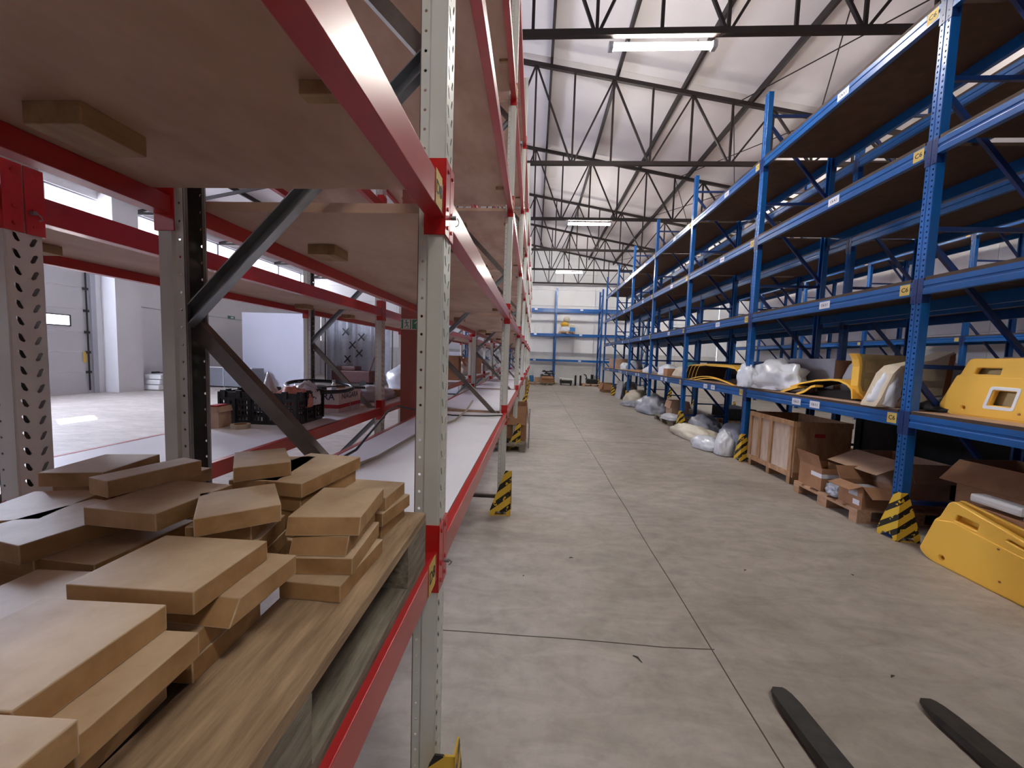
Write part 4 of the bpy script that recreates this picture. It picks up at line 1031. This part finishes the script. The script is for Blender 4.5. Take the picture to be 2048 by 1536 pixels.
# stack of long arched covers in the next bay
for i in range(4):
    dy_ = -0.16*i
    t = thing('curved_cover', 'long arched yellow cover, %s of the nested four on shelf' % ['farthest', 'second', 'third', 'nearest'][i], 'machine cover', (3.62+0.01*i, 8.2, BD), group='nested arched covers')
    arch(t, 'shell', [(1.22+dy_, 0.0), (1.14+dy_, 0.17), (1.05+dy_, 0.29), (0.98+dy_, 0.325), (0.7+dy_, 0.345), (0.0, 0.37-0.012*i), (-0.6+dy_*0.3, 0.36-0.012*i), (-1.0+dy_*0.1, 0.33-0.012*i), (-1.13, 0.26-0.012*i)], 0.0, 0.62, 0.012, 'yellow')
    for k in range(2): MB().box(0.08+0.4*k, 0.12+0.4*k, -1.12+0.02*i, -1.10+0.02*i, 0.0, 0.25-0.012*i).build('support_lug', 'black', t)
for i, (y0, y1, h, z0, x) in enumerate([(0.9, -1.05, 0.125, 0.0, 3.575), (0.55, -1.1, 0.10, 0.0, 3.555)]):
    t = thing('curved_cover', ['slim arched yellow strip below the nested covers, rear one', 'slim arched yellow strip below the nested covers, front one'][i], 'machine cover', (x, 8.15, BD))
    arch(t, 'shell', [(y, z+0.012) for y, z in arc_pts(y0, y1, h-0.02)], 0.0, 0.04 if i else 0.015, 0.016, 'yellow')
# bag, carton and film at the second post
tag(crumple('plastic_bag', (0.55, 1.15, 0.50), 71, 'plastic', 0.26, 1.9, loc=(3.82, 6.22, BD), ridge=0.8), 'large crumpled white plastic bag by the second blue post', 'bag')
tag(crumple('plastic_bag', (0.16, 0.5, 0.42), 74, 'plastic', 0.28, 2.0, loc=(3.55, 6.62, BD), ridge=0.8), 'torn end of white film hanging over shelf edge at post', 'bag')
tag(MB().box(-0.22, 0.22, -0.42, 0.42, 0, 0.48).build('carton', 'card', None, (4.36, 6.0, BD), (0, 0, 0.05), bev=0.006), 'film wrapped brown carton lying behind the white bag', 'carton')
tag(MB().box(-0.004, 0.004, -0.44, 0.44, 0, 0.5).build('film_sheet', 'plastic_g', None, (4.128, 6.0, BD), (0, 0.0, 0.05)), 'clear film sheet over the carton behind the white bag', 'film')
tag(crumple('plastic_bag', (0.35, 0.75, 0.55), 78, 'plastic', 0.2, 1.7, loc=(4.30, 5.15, BD)), 'blue white film bundle behind the arched yellow cover', 'bag')
# further along the lowest shelf
tag(crumple('wrapped_part', (0.55, 1.0, 0.32), 81, 'plastic', 0.16, 1.6, loc=(3.85, 11.2, BD)), 'white film wrapped part on shelf beyond the nested covers', 'wrapped part')
tag(crumple('wrapped_part', (0.50, 0.9, 0.30), 82, 'plastic_c', 0.18, 1.6, loc=(3.90, 10.2, BD)), 'cream wrapped part touching the nested yellow covers end', 'wrapped part')
tag(MB().box(-0.12, 0.12, -0.1, 0.1, 0, 0.2).build('carton', 'card', None, (3.70, 10.72, BD), (0, 0, 0.2), bev=0.004), 'small brown carton between two wrapped parts on shelf', 'carton')
tag(crumple('wrapped_part', (0.5, 0.9, 0.24), 83, 'plastic', 0.18, 1.8, loc=(3.90, 13.0, BD)), 'white wrapped part on shelf between fourth and fifth posts', 'wrapped part')
tag(MB().box(-0.30, 0.30, -0.8, 0.8, 0, 0.05).build('flat_board', 'crate', None, (3.90, 14.1, BD), (0, 0, 0.02), bev=0.003), 'pale flat board on shelf near the fifth blue post', 'board')
tag(crumple('plastic_bag', (0.6, 0.9, 0.42), 84, 'plastic_g', 0.2, 1.8, loc=(4.0, 15.6, BD)), 'grey film bundle on shelf beyond the fifth blue post', 'bag')
tag(crumple('plastic_bag', (0.4, 0.5, 0.30), 85, 'plastic', 0.2, 1.8, loc=(3.85, 16.5, BD)), 'round white wrapped bundle on shelf beside far carton', 'bag')
t = open_carton('carton', 'pale taped carton at far end of the lowest blue shelf', (3.98, 18.3, BD), 0.0, (0.62, 1.5, 0.45), 'card2', (None, None, None, None))
MB().box(-0.30, 0.30, -0.74, 0.74, 0.435, 0.443).build('lid', 'card2', t)
for y in (-0.3, 0.35): MB().box(-0.312, -0.3105, y-0.03, y+0.03, 0, 0.45).build('tape_strip', 'tape', t)

# on the second blue rack, seen through the first
tag(MB().box(-0.4, 0.4, -0.7, 0.7, 0, 0.40).build('parts_bin', 'black', None, (5.50, 11.0, BD), bev=0.02), 'black bin on the second blue rack behind wrapped parts', 'bin')
tag(crumple('teal_bundle', (0.5, 0.7, 0.5), 91, 'teal', 0.2, 1.8, loc=(5.40, 13.6, BD)), 'teal wrapped bundle on the second blue rack', 'bundle')
tag(crumple('plastic_bag', (0.6, 0.9, 0.35), 92, 'plastic_g', 0.2, 1.8, loc=(5.45, 8.0, BD)), 'grey bag on the second blue rack behind nested covers', 'bag')
tag(crumple('plastic_bag', (0.6, 1.0, 0.30), 93, 'plastic', 0.2, 1.8, loc=(4.25, 13.1, BLEV[3]+0.1555)), 'white film bundle on the top shelf of aisle blue rack', 'bag')
tag(MB().box(-0.25, 0.25, -0.35, 0.35, 0, 0.32).build('carton', 'plastic_g', None, (5.4, 14.8, BLEV[2]+0.1555), bev=0.01), 'grey box on third shelf of the second blue rack', 'box')
tag(MB().box(-0.3, 0.3, -0.4, 0.4, 0, 0.4).build('carton', 'plastic', None, (5.4, 15.9, BLEV[3]+0.1555), bev=0.01), 'white box on top shelf of the second blue rack', 'box')

# ================================================================== goods on the floor under the aisle blue rack
t = thing('wooden_crate', 'pale slatted wooden crate standing on floor beside second guard', 'crate', (3.56, 5.36, 0))
for (y0, y1, z0, z1) in ((0, 1.06, 0.80, 0.87), (0, 1.06, 0.10, 0.17), (0, 0.07, 0.17, 0.80), (0.99, 1.06, 0.17, 0.80), (0.46, 0.53, 0.17, 0.80), (0.74, 0.81, 0.17, 0.80)):
    MB().box(-0.022, 0, y0, y1, z0, z1).build('batten', 'crate', t, bev=0.003)
for (y0, y1) in ((0.07, 0.46), (0.53, 0.74), (0.81, 0.99)):
    MB().box(0.0, 0.012, y0+0.002, y1-0.002, 0.17, 0.80).build('panel', 'crate_panel', t)
MB().box(0.012, 0.74, 0.0, 0.014, 0.10, 0.87).build('side_panel', 'crate', t); MB().box(0.012, 0.74, 1.046, 1.06, 0.10, 0.87).build('side_panel', 'crate', t)
MB().box(0.726, 0.74, 0.014, 1.046, 0.10, 0.87).build('side_panel', 'crate', t); MB().box(0.012, 0.726, 0.014, 1.046, 0.10, 0.12).build('floor_panel', 'crate', t)
for (z0, z1) in ((0.80, 0.87), (0.10, 0.17)): MB().box(0.0, 0.74, -0.018, -0.0005, z0, z1).build('batten', 'crate', t)
MB().box(0.0, 0.06, -0.018, -0.0005, 0.17, 0.80).build('batten', 'crate', t)
MB().box(0.26, 0.40, -0.0012, -0.0002, 0.66, 0.71).build('red_stamp', 'redprint', t)
for y in (0.03, 0.50, 0.98):
    MB().box(0.0, 0.74, y, y+0.07, 0, 0.10).build('skid', 'crate', t)
pallet('new pallet on floor carrying open cartons under blue rack', (4.02, 4.60, 0), (0, 0, math.pi/2), m='palletn', lx=0.98)
PZ = 0.1445
sc = open_carton('carton', 'small open carton with white tape beside the wooden crate', (3.62, 4.86, PZ), -0.03, (0.34, 0.40, 0.27), 'card', (None, None, -72, None), fl=(0.1, 0.1, 0.16, 0.1))
MB().box(-0.1712, -0.1702, -0.20, -0.02, 0.155, 0.205).build('tape_strip', 'labelw', sc); MB().box(-0.172, 0.05, -0.2012, -0.2002, 0.155, 0.205).build('tape_strip', 'labelw', sc)
tag(crumple('foil_bag', (0.22, 0.24, 0.19), 101, 'metalbag', 0.28, 2.3, loc=(3.56, 4.545, PZ), ridge=0.9), 'crumpled silver grey bag between two open cartons on pallet', 'bag')
oc = open_carton('carton', 'open carton with bent flaps and white stickers on the pallet', (3.64, 4.27, PZ), 0.02, (0.36, 0.30, 0.24), 'card', (38, -60, 15, 20), fl=(0.15, 0.15, 0.14, 0.14))
MB().box(-0.1812, -0.1802, -0.12, -0.04, 0.03, 0.085).build('sticker', 'labelw', oc); MB().box(-0.1812, -0.1802, -0.09, 0.02, 0.12, 0.19).build('sticker', 'lightgrey', oc)
MB().box(-0.10, 0.0, -0.1512, -0.1502, 0.09, 0.13).build('printed_mark', 'tape', oc)
MB().box(-0.12, 0.10, -0.08, 0.10, 0.08, 0.20).build('packed_parts', 'lightgrey', oc)
bc = open_carton('carton', 'large carton with wide drooping flap behind the stickered one', (4.20, 4.55, PZ), 0.03, (0.44, 0.66, 0.48), 'card2', (70, None, 22, None), fl=(0.2, 0.2, 0.36, 0.2))
MB().box(-0.2212, -0.2202, 0.12, 0.26, 0.20, 0.27).build('printed_mark', 'bluebox', bc)
open_carton('carton', 'dark open carton deep under the first bay of blue rack', (4.20, 3.40, 0.0), 0.1, (0.55, 0.60, 0.82), 'card', (60, 60, 45, 60), fl=(0.25, 0.25, 0.25, 0.25))
open_carton('carton', 'low carton behind the dark open one under blue rack', (4.22, 2.55, 0.0), -0.1, (0.5, 0.7, 0.6), 'card', (60, 60, 45, 60))
# bags by the second and third posts
FB = [('long pale film bag lying out into the aisle before third guard', (3.50, 8.35, 0), (0.55, 1.45, 0.30), 111, 'plastic_c', 0.2, 0.25),
      ('pale knotted bag in front of the second guard', (3.36, 7.45, 0), (0.50, 0.80, 0.24), 112, 'plastic', 0.22, 0.1),
      ('white film sack standing upright at the second guard', (3.42, 6.93, 0), (0.30, 0.34, 0.46), 113, 'plastic', 0.18, 0.0),
      ('blue grey bag against the third blue post', (3.98, 9.0, 0), (0.60, 0.85, 0.45), 114, 'plastic_g', 0.2, 0.2),
      ('large grey sheeted bag deep under the third bay', (4.20, 7.9, 0), (0.70, 1.10, 0.48), 115, 'plastic_g', 0.2, 0.0),
      ('white film heap beside third guard on dark pallet', (3.60, 10.1, 0.1445), (0.45, 0.7, 0.15), 116, 'plastic', 0.2, 0.1),
      ('grey film tent covering parts at the fourth guard', (3.80, 12.35, 0), (0.90, 1.5, 0.62), 117, 'plastic_g', 0.2, 0.0),
      ('olive grey sack behind the fifth guard', (3.90, 14.6, 0), (0.9, 1.2, 0.55), 118, 'plastic_c', 0.2, 0.1),
      ('grey flattened bag before the fifth guard', (3.50, 14.0, 0), (0.55, 1.0, 0.20), 119, 'plastic_g', 0.24, 0.1),
      ('dark grey bundle behind the sixth guard', (4.20, 17.0, 0), (0.7, 1.1, 0.75), 120, 'plastic_g', 0.16, 0.0)]
for lb, lc, sz, sd, m, am, rz in FB:
    tag(crumple('plastic_bag', sz, sd, m, am, 2.0, loc=lc, rot=(0, 0, rz), ridge=0.8), lb, 'bag', 'film bags on the floor under blue rack')
pallet('dark pallet on floor beside the third guard', (3.85, 10.4, 0), m='palletg')
open_carton('carton', 'pinkish carton on the dark pallet by third guard', (3.98, 10.75, PZ), 0.0, (0.45, 0.45, 0.42), 'card2', (None, None, 75, 75))
tag(MB().box(-0.02, 0.02, -0.45, 0.45, 0, 0.75).build('leaning_board', 'lightgrey', None, (3.62, 16.6, 0), (0, 0.12, 0), bev=0.003), 'pale grey board leaning at the sixth guard', 'board')
open_carton('carton', 'brown carton at the last guard of blue rack', (3.75, 19.6, 0), 0.1, (0.6, 0.7, 0.45), 'card', (70, 70, 70, 70))
pallet('loaded pallet on the floor of the second blue rack', (5.5, 7.9, 0), m='palletn', group=None)
open_carton('carton', 'brown carton on pallet under the second blue rack', (5.5, 7.9, PZ), 0, (0.6, 0.9, 0.35), 'card', (70, 70, 70, 70))
pallet('bare pallet on floor of second blue rack beyond nested covers', (5.5, 10.8, 0), m='palletn')
tag(MB().box(-0.35, 0.35, -0.5, 0.5, 0, 0.3).build('machine_part', 'iron', None, (5.5, 10.8, PZ), bev=0.03), 'dark machine part on pallet under second blue rack', 'machine part')

# ================================================================== end wall
def on_pallet(x, y): return (x, y, PZ)
pallet('pallet with blue drum at end wall beside the red rack', (0.12, 23.55, 0), (0, 0, math.pi/2))
t = thing('plastic_drum', 'small blue drum on pallet by the end wall', 'drum', (-0.12, 23.5, PZ))
MB().lathe([(0, 0), (0.12, 0), (0.13, 0.02), (0.13, 0.15), (0.125, 0.17), (0.13, 0.19), (0.13, 0.36), (0.11, 0.38), (0, 0.38)], n=20).build('body', 'bluebox', t, smooth=True)
MB().cyl((0.06, 0, 0.38), 0.03, 0.02, 12).build('cap', 'bluebox', t)
tag(MB().box(-0.22, 0.22, -0.2, 0.2, 0, 0.28).build('carton', 'card2', None, (0.30, 23.5, PZ), bev=0.006), 'pale carton beside the blue drum on pallet', 'carton')
pallet('dark pallet under tall carton at end wall', (0.84, 23.55, 0), (0, 0, 0), m='palletg', lx=0.7)
open_carton('carton', 'brown carton heaped with black parts at end wall', (0.84, 23.5, PZ), 0, (0.68, 0.7, 0.38), 'card', (60, 60, 50, 50), fl=(0.15,)*4)
for i, (dx, dz, r) in enumerate([(-0.1, 0.38, 0.1), (0.15, 0.50, -0.2), (0.0, 0.62, 0.15)]):
    t = thing('seat_part', 'black moulded part, %s of the heap on the brown carton' % ['lowest', 'middle', 'topmost'][i], 'machine part', (0.84+dx, 23.5, PZ+dz), (0, 0, r), group='black parts heap')
    MB().box(-0.3, 0.3, -0.25, 0.25, 0.0, 0.06).build('cushion', 'black', t, bev=0.02); MB().box(-0.26, -0.16, -0.2, 0.2, 0.06, 0.11).build('side_bolster', 'black', t, bev=0.01); MB().box(0.16, 0.26, -0.2, 0.2, 0.06, 0.11).build('side_bolster', 'black', t, bev=0.01)
t = thing('platform_trolley', 'low trolley with white top at end wall', 'trolley', (1.98, 23.55, 0))
MB().box(-0.42, 0.42, -0.3, 0.3, 0.36, 0.42).build('deck', 'white', t, (0, 0, 0), (0.0, 0.06, 0), bev=0.01)
MB().box(-0.36, 0.36, -0.26, 0.26, 0.12, 0.3).build('chassis', 'black', t, bev=0.02)
for x in (-0.3, 0.3):
    for y in (-0.2, 0.2): MB().cyl((x-0.02, y, 0.07), 0.07, 0.04, 14, 'x').build('wheel', 'black', t); MB().bar((x, y, 0.3), (x, y, 0.37), 0.03, 0.03, (1, 0, 0)).build('stanchion', 'black', t)
for i, x in enumerate((2.56, 2.86)):
    t = thing('floor_bollard', ['black bollard beside the white trolley', 'black bollard beside the pallet of black parts'][i], 'bollard', (x, 23.55, 0))
    MB().lathe([(0, 0), (0.06, 0), (0.06, 0.58), (0.05, 0.62), (0, 0.63)], n=16).build('post', 'black', t); MB().box(-0.1, 0.1, -0.1, 0.1, 0, 0.008).build('base_plate', 'black', t)
pallet('pallet under the black machine heap at end wall', (3.55, 23.5, 0), (0, 0, math.pi/2), lx=0.8)
t = thing('engine_part', 'black machine heap with levers on pallet at end wall', 'machine part', (3.55, 23.5, PZ))
MB().box(-0.36, 0.32, -0.25, 0.25, 0, 0.28).build('housing', 'black', t, bev=0.05)
MB().tube([(-0.3, 0, 0.25), (-0.38, 0, 0.5), (-0.5, 0, 0.55)], 0.035, 8).build('lever', 'black', t); MB().cyl((0.0, 0, 0.25), 0.09, 0.3, 12).build('canister', 'black', t)
for x in (0.14, 0.22, 0.3): MB().bar((x, 0, 0.2), (x+0.03, 0, 0.5), 0.03, 0.03, (1, 0, 0)).build('pin', 'black', t)
MB().bar((-0.42, 0, 0.3), (-0.1, 0, 0.26), 0.05, 0.05).build('arm', 'black', t)
# loaded pallet on the second beam level of the end rack
ZE = 3.01+0.126
pallet('pallet of mixed packages on the end rack beams', (1.98, 24.5, ZE), (0, 0, 0), ly=1.2, lx=0.95)
for lb, m, dx, dz, sz, sd in (('mint white package low on the end rack pallet', 'plastic', -0.10, 0.0, (0.75, 0.7, 0.36), 131), ('yellowish package on the mint white one', 'yellow2', -0.16, 0.34, (0.5, 0.5, 0.30), 132), ('pink white package at top of the end rack load', 'plastic_c', -0.05, 0.62, (0.40, 0.4, 0.34), 133)):
    tag(crumple('package', sz, sd, m, 0.14, 1.6, loc=(1.98+dx, 24.35, ZE+PZ+dz), flat=0.6), lb, 'package', 'packages on the end rack pallet')
tag(MB().box(-0.16, 0.16, -0.2, 0.2, 0, 0.26).build('package', 'bluebox', None, (2.30, 24.2, ZE+PZ), bev=0.01), 'bright blue box at the side of end rack load', 'box')
tag(MB().box(-0.22, 0.22, -0.2, 0.2, 0, 0.2).build('package', 'plastic_c', None, (2.22, 24.6, ZE+PZ+0.30), (0, 0.2, 0), bev=0.02), 'cream box leaning on the end rack load', 'box')

# ================================================================== open floor beyond the red racks
t = thing('panel_stack', 'stack of white folded panels against the side wall by pillar', 'panel stack', (-13.75, 13.58, 0))
for i in range(3):
    MB().box(-0.28, 0.32, -0.55+0.03*i, 0.55, 0.02+0.19*i, 0.19+0.19*i).build('panel', 'white', t, (0, 0, 0), (0, 0, 0.02*i), bev=0.03)
for y in (-0.4, 0.4): MB().box(-0.3, 0.3, y-0.05, y+0.05, 0, 0.02).build('bearer', 'crate', t)
t = thing('broom_tool', 'black long handled tool lying on the white panel stack', 'tool', (-13.7, 13.58, 0.61), (0, 0, 0.1))
MB().tube([(0, -0.5, 0.02), (0, 0.5, 0.02)], 0.018, 8).build('handle', 'black', t); MB().box(-0.05, 0.05, -0.55, -0.3, 0, 0.07).build('head', 'black', t, bev=0.01)
# white partition
t = thing('wall_partition', 'free standing white partition wall on the open floor', 'wall', (-11.1, 16.05, 0), kind='structure')
MB().box(-1.5, 1.55, -0.05, 0.05, 0, 3.16).build('panel', 'partition', t)
t = thing('sheet_trough', 'grey steel trough with pale rim before the white partition', 'trough', (-12.6, 15.3, 0))
for (x0, x1, y0, y1) in ((-1.2, 1.2, -0.35, -0.33), (-1.2, 1.2, 0.33, 0.35), (-1.2, -1.18, -0.33, 0.33), (1.18, 1.2, -0.33, 0.33)):
    MB().box(x0, x1, y0, y1, 0.05, 0.80).build('side_sheet', 'greysheet', t)
MB().box(-1.22, 1.22, -0.37, -0.33, 0.80, 0.83).build('rim', 'white', t); MB().box(-1.18, 1.18, -0.33, 0.33, 0.05, 0.07).build('floor_sheet', 'greysheet', t)
for x in (-1.1, 0.0, 1.1): MB().box(x-0.03, x+0.03, -0.33, 0.33, 0, 0.05).build('foot', 'greysheet', t); MB().box(x-0.02, x+0.02, -0.365, -0.35, 0.05, 0.80).build('stiffener', 'lightgrey', t)
# doors, signs and boards on the end wall
for i, (x0, x1) in enumerate(((-14.35, -13.75), (-12.35, -11.9))):
    t = thing('door_%d' % (i+2), ['plain pale door in end wall corner', 'pale door behind the leaning boards'][i], 'door', (x0, YB-0.03, 0), kind='structure')
    MB().box(0, x1-x0, -0.03, 0.02, 0.0, 2.25).build('leaf', 'door', t); MB().box(x1-x0-0.08, x1-x0-0.04, -0.06, -0.03, 1.0, 1.12).build('handle', 'iron', t)
    MB().box(-0.05, 0, -0.04, 0.02, 0, 2.3).build('frame', 'lightgrey', t); MB().box(x1-x0, x1-x0+0.05, -0.04, 0.02, 0, 2.3).build('frame', 'lightgrey', t)
t = thing('fire_sign', 'small red fire equipment sign on the end wall', 'sign', (-13.35, YB-0.015, 1.95)); MB().box(-0.17, 0.17, -0.01, 0.005, -0.15, 0.15).build('board', 'redsign', t); MB().box(-0.06, 0.04, -0.012, -0.01, -0.09, 0.09).build('hose_symbol', 'white', t)
t = thing('exit_sign', 'small green exit sign on the side wall behind channel brace', 'sign', (XL+0.02, 17.6, 3.05)); MB().box(-0.01, 0.01, -0.2, 0.2, -0.07, 0.07).build('board', 'green', t); MB().box(0.01, 0.012, -0.05, 0.12, -0.04, 0.04).build('arrow_mark', 'white', t)
t = thing('wall_lamp', 'small dark lamp fixed high on the end wall', 'wall lamp', (-14.0, YB-0.01, 3.3)); MB().box(-0.07, 0.07, -0.08, 0, -0.14, 0.14).build('body', 'dark', t, bev=0.02); MB().box(-0.05, 0.05, -0.09, -0.08, -0.1, 0.0).build('lens', 'greysheet', t)
for i, x in enumerate((-12.78, -12.35)):
    tag(MB().box(-0.22, 0.22, -0.02, 0.02, 0, 2.05).build('leaning_board', 'greysheet', None, (x, 24.75, 0), (-0.12, 0, 0)), ['grey weathered board leaning on end wall beside fire sign', 'grey weathered board leaning on end wall before the pale door'][i], 'board')
t = thing('tarp_screen', 'hanging pale plastic curtain with black knotted ties', 'curtain', (-8.9, 19.0, 0))
n = 40; vs = []; fs = []
for j in range(2):
    for i in range(n+1):
        x = -1.6+3.2*i/n; vs += [(x, 0.09*math.sin(i*1.3)+0.06*math.sin(i*0.37)+0.012*j, 0.0), (x+0.1*math.sin(i*0.5), 0.05*math.sin(i*0.9)+0.012*j, 3.3)]
for j in range(2):
    for i in range(n):
        a = j*2*(n+1)+2*i; fs.append((a, a+2, a+3, a+1))
MB().add(vs, fs).build('sheet', 'plastic_g', t, smooth=True)
for (x, z) in ((-0.55, 2.6), (-0.2, 1.95), (0.25, 2.35), (0.15, 1.55), (-0.45, 1.25)):
    mb = MB(); mb.bar((x-0.16, -0.16, z-0.18), (x+0.16, -0.16, z+0.18), 0.06, 0.04); mb.bar((x-0.14, -0.16, z+0.16), (x+0.16, -0.16, z-0.16), 0.06, 0.04); mb.build('tie', 'black', t)
MB().tube([(-1.7, 0, 3.32), (1.8, 0, 3.32)], 0.025, 8).build('rail', 'iron', t)
for x in (-1.68, 1.78): MB().bar((x, 0, 0), (x, 0, 3.32), 0.05, 0.05, (1, 0, 0)).build('rail_post', 'iron', t)
t = thing('tool_cart', 'dark red machine cart before the plastic curtain', 'cart', (-8.4, 17.6, 0))
MB().box(-0.9, 0.9, -0.4, 0.4, 0.2, 0.75).build('body', 'maroon', t, bev=0.04); MB().box(-0.7, 0.2, -0.35, 0.35, 0.75, 0.95).build('motor_cover', 'maroon', t, bev=0.05)
for x in (-0.6, 0.6):
    for y in (-0.42, 0.34): MB().cyl((x, y, 0.16), 0.16, 0.08, 18, 'y').build('wheel', 'black', t)
MB().tube([(0.85, -0.3, 0.7), (1.1, -0.3, 1.4), (1.1, 0.3, 1.4), (0.85, 0.3, 0.7)], 0.025, 8).build('push_handle', 'maroon', t)
# white cabinet and boxes glimpsed between the racks further along
for i, (x, y, sz, m, nm, lb) in enumerate([(-3.45, 15.8, (0.9, 0.7, 1.75), 'lightgrey', 'steel_cabinet', 'pale steel cabinet standing behind the second red rack'), (-4.3, 18.4, (1.2, 1.0, 1.3), 'maroon', 'machine_box', 'dark red machine box glimpsed between the red racks'), (-3.9, 20.8, (1.0, 1.0, 1.6), 'bluebox', 'storage_box', 'blue storage box glimpsed far between the red racks')]):
    t = thing(nm, lb, nm.split('_')[1], (x, y, 0))
    MB().box(-sz[0]/2, sz[0]/2, -sz[1]/2, sz[1]/2, 0.05, sz[2]).build('body', m, t, bev=0.01)
    MB().box(-sz[0]/2+0.03, -0.005, -sz[1]/2-0.012, -sz[1]/2, 0.08, sz[2]-0.04).build('door_leaf', m, t); MB().box(0.005, sz[0]/2-0.03, -sz[1]/2-0.012, -sz[1]/2, 0.08, sz[2]-0.04).build('door_leaf', m, t)
    MB().box(-0.03, -0.015, -sz[1]/2-0.03, -sz[1]/2-0.012, sz[2]*0.5, sz[2]*0.5+0.12).build('handle', 'iron', t); MB().box(-sz[0]/2+0.02, sz[0]/2-0.02, -sz[1]/2+0.02, sz[1]/2-0.02, 0, 0.05).build('plinth', 'dark', t)

# dark boxes added under the second blue rack to block light
for i, (y, l) in enumerate(((2.2, 2.3), (5.1, 2.2))):
    t = thing('machine_crate', ['black machine crate under second blue rack behind dark carton', 'black machine crate under second blue rack behind wooden crate'][i], 'crate', (5.5, y, 0))
    MB().box(-0.5, 0.5, -l/2, l/2, 0.08, 0.98).build('body', 'black', t, bev=0.02)
    for yy in (-l/2+0.2, 0, l/2-0.2): MB().box(-0.5, 0.5, yy-0.05, yy+0.05, 0, 0.08).build('skid', 'dark', t)
    for yy in (-l/2+0.1, l/2-0.1): MB().box(-0.52, -0.5, yy-0.04, yy+0.04, 0.1, 0.96).build('corner_strip', 'dark', t)
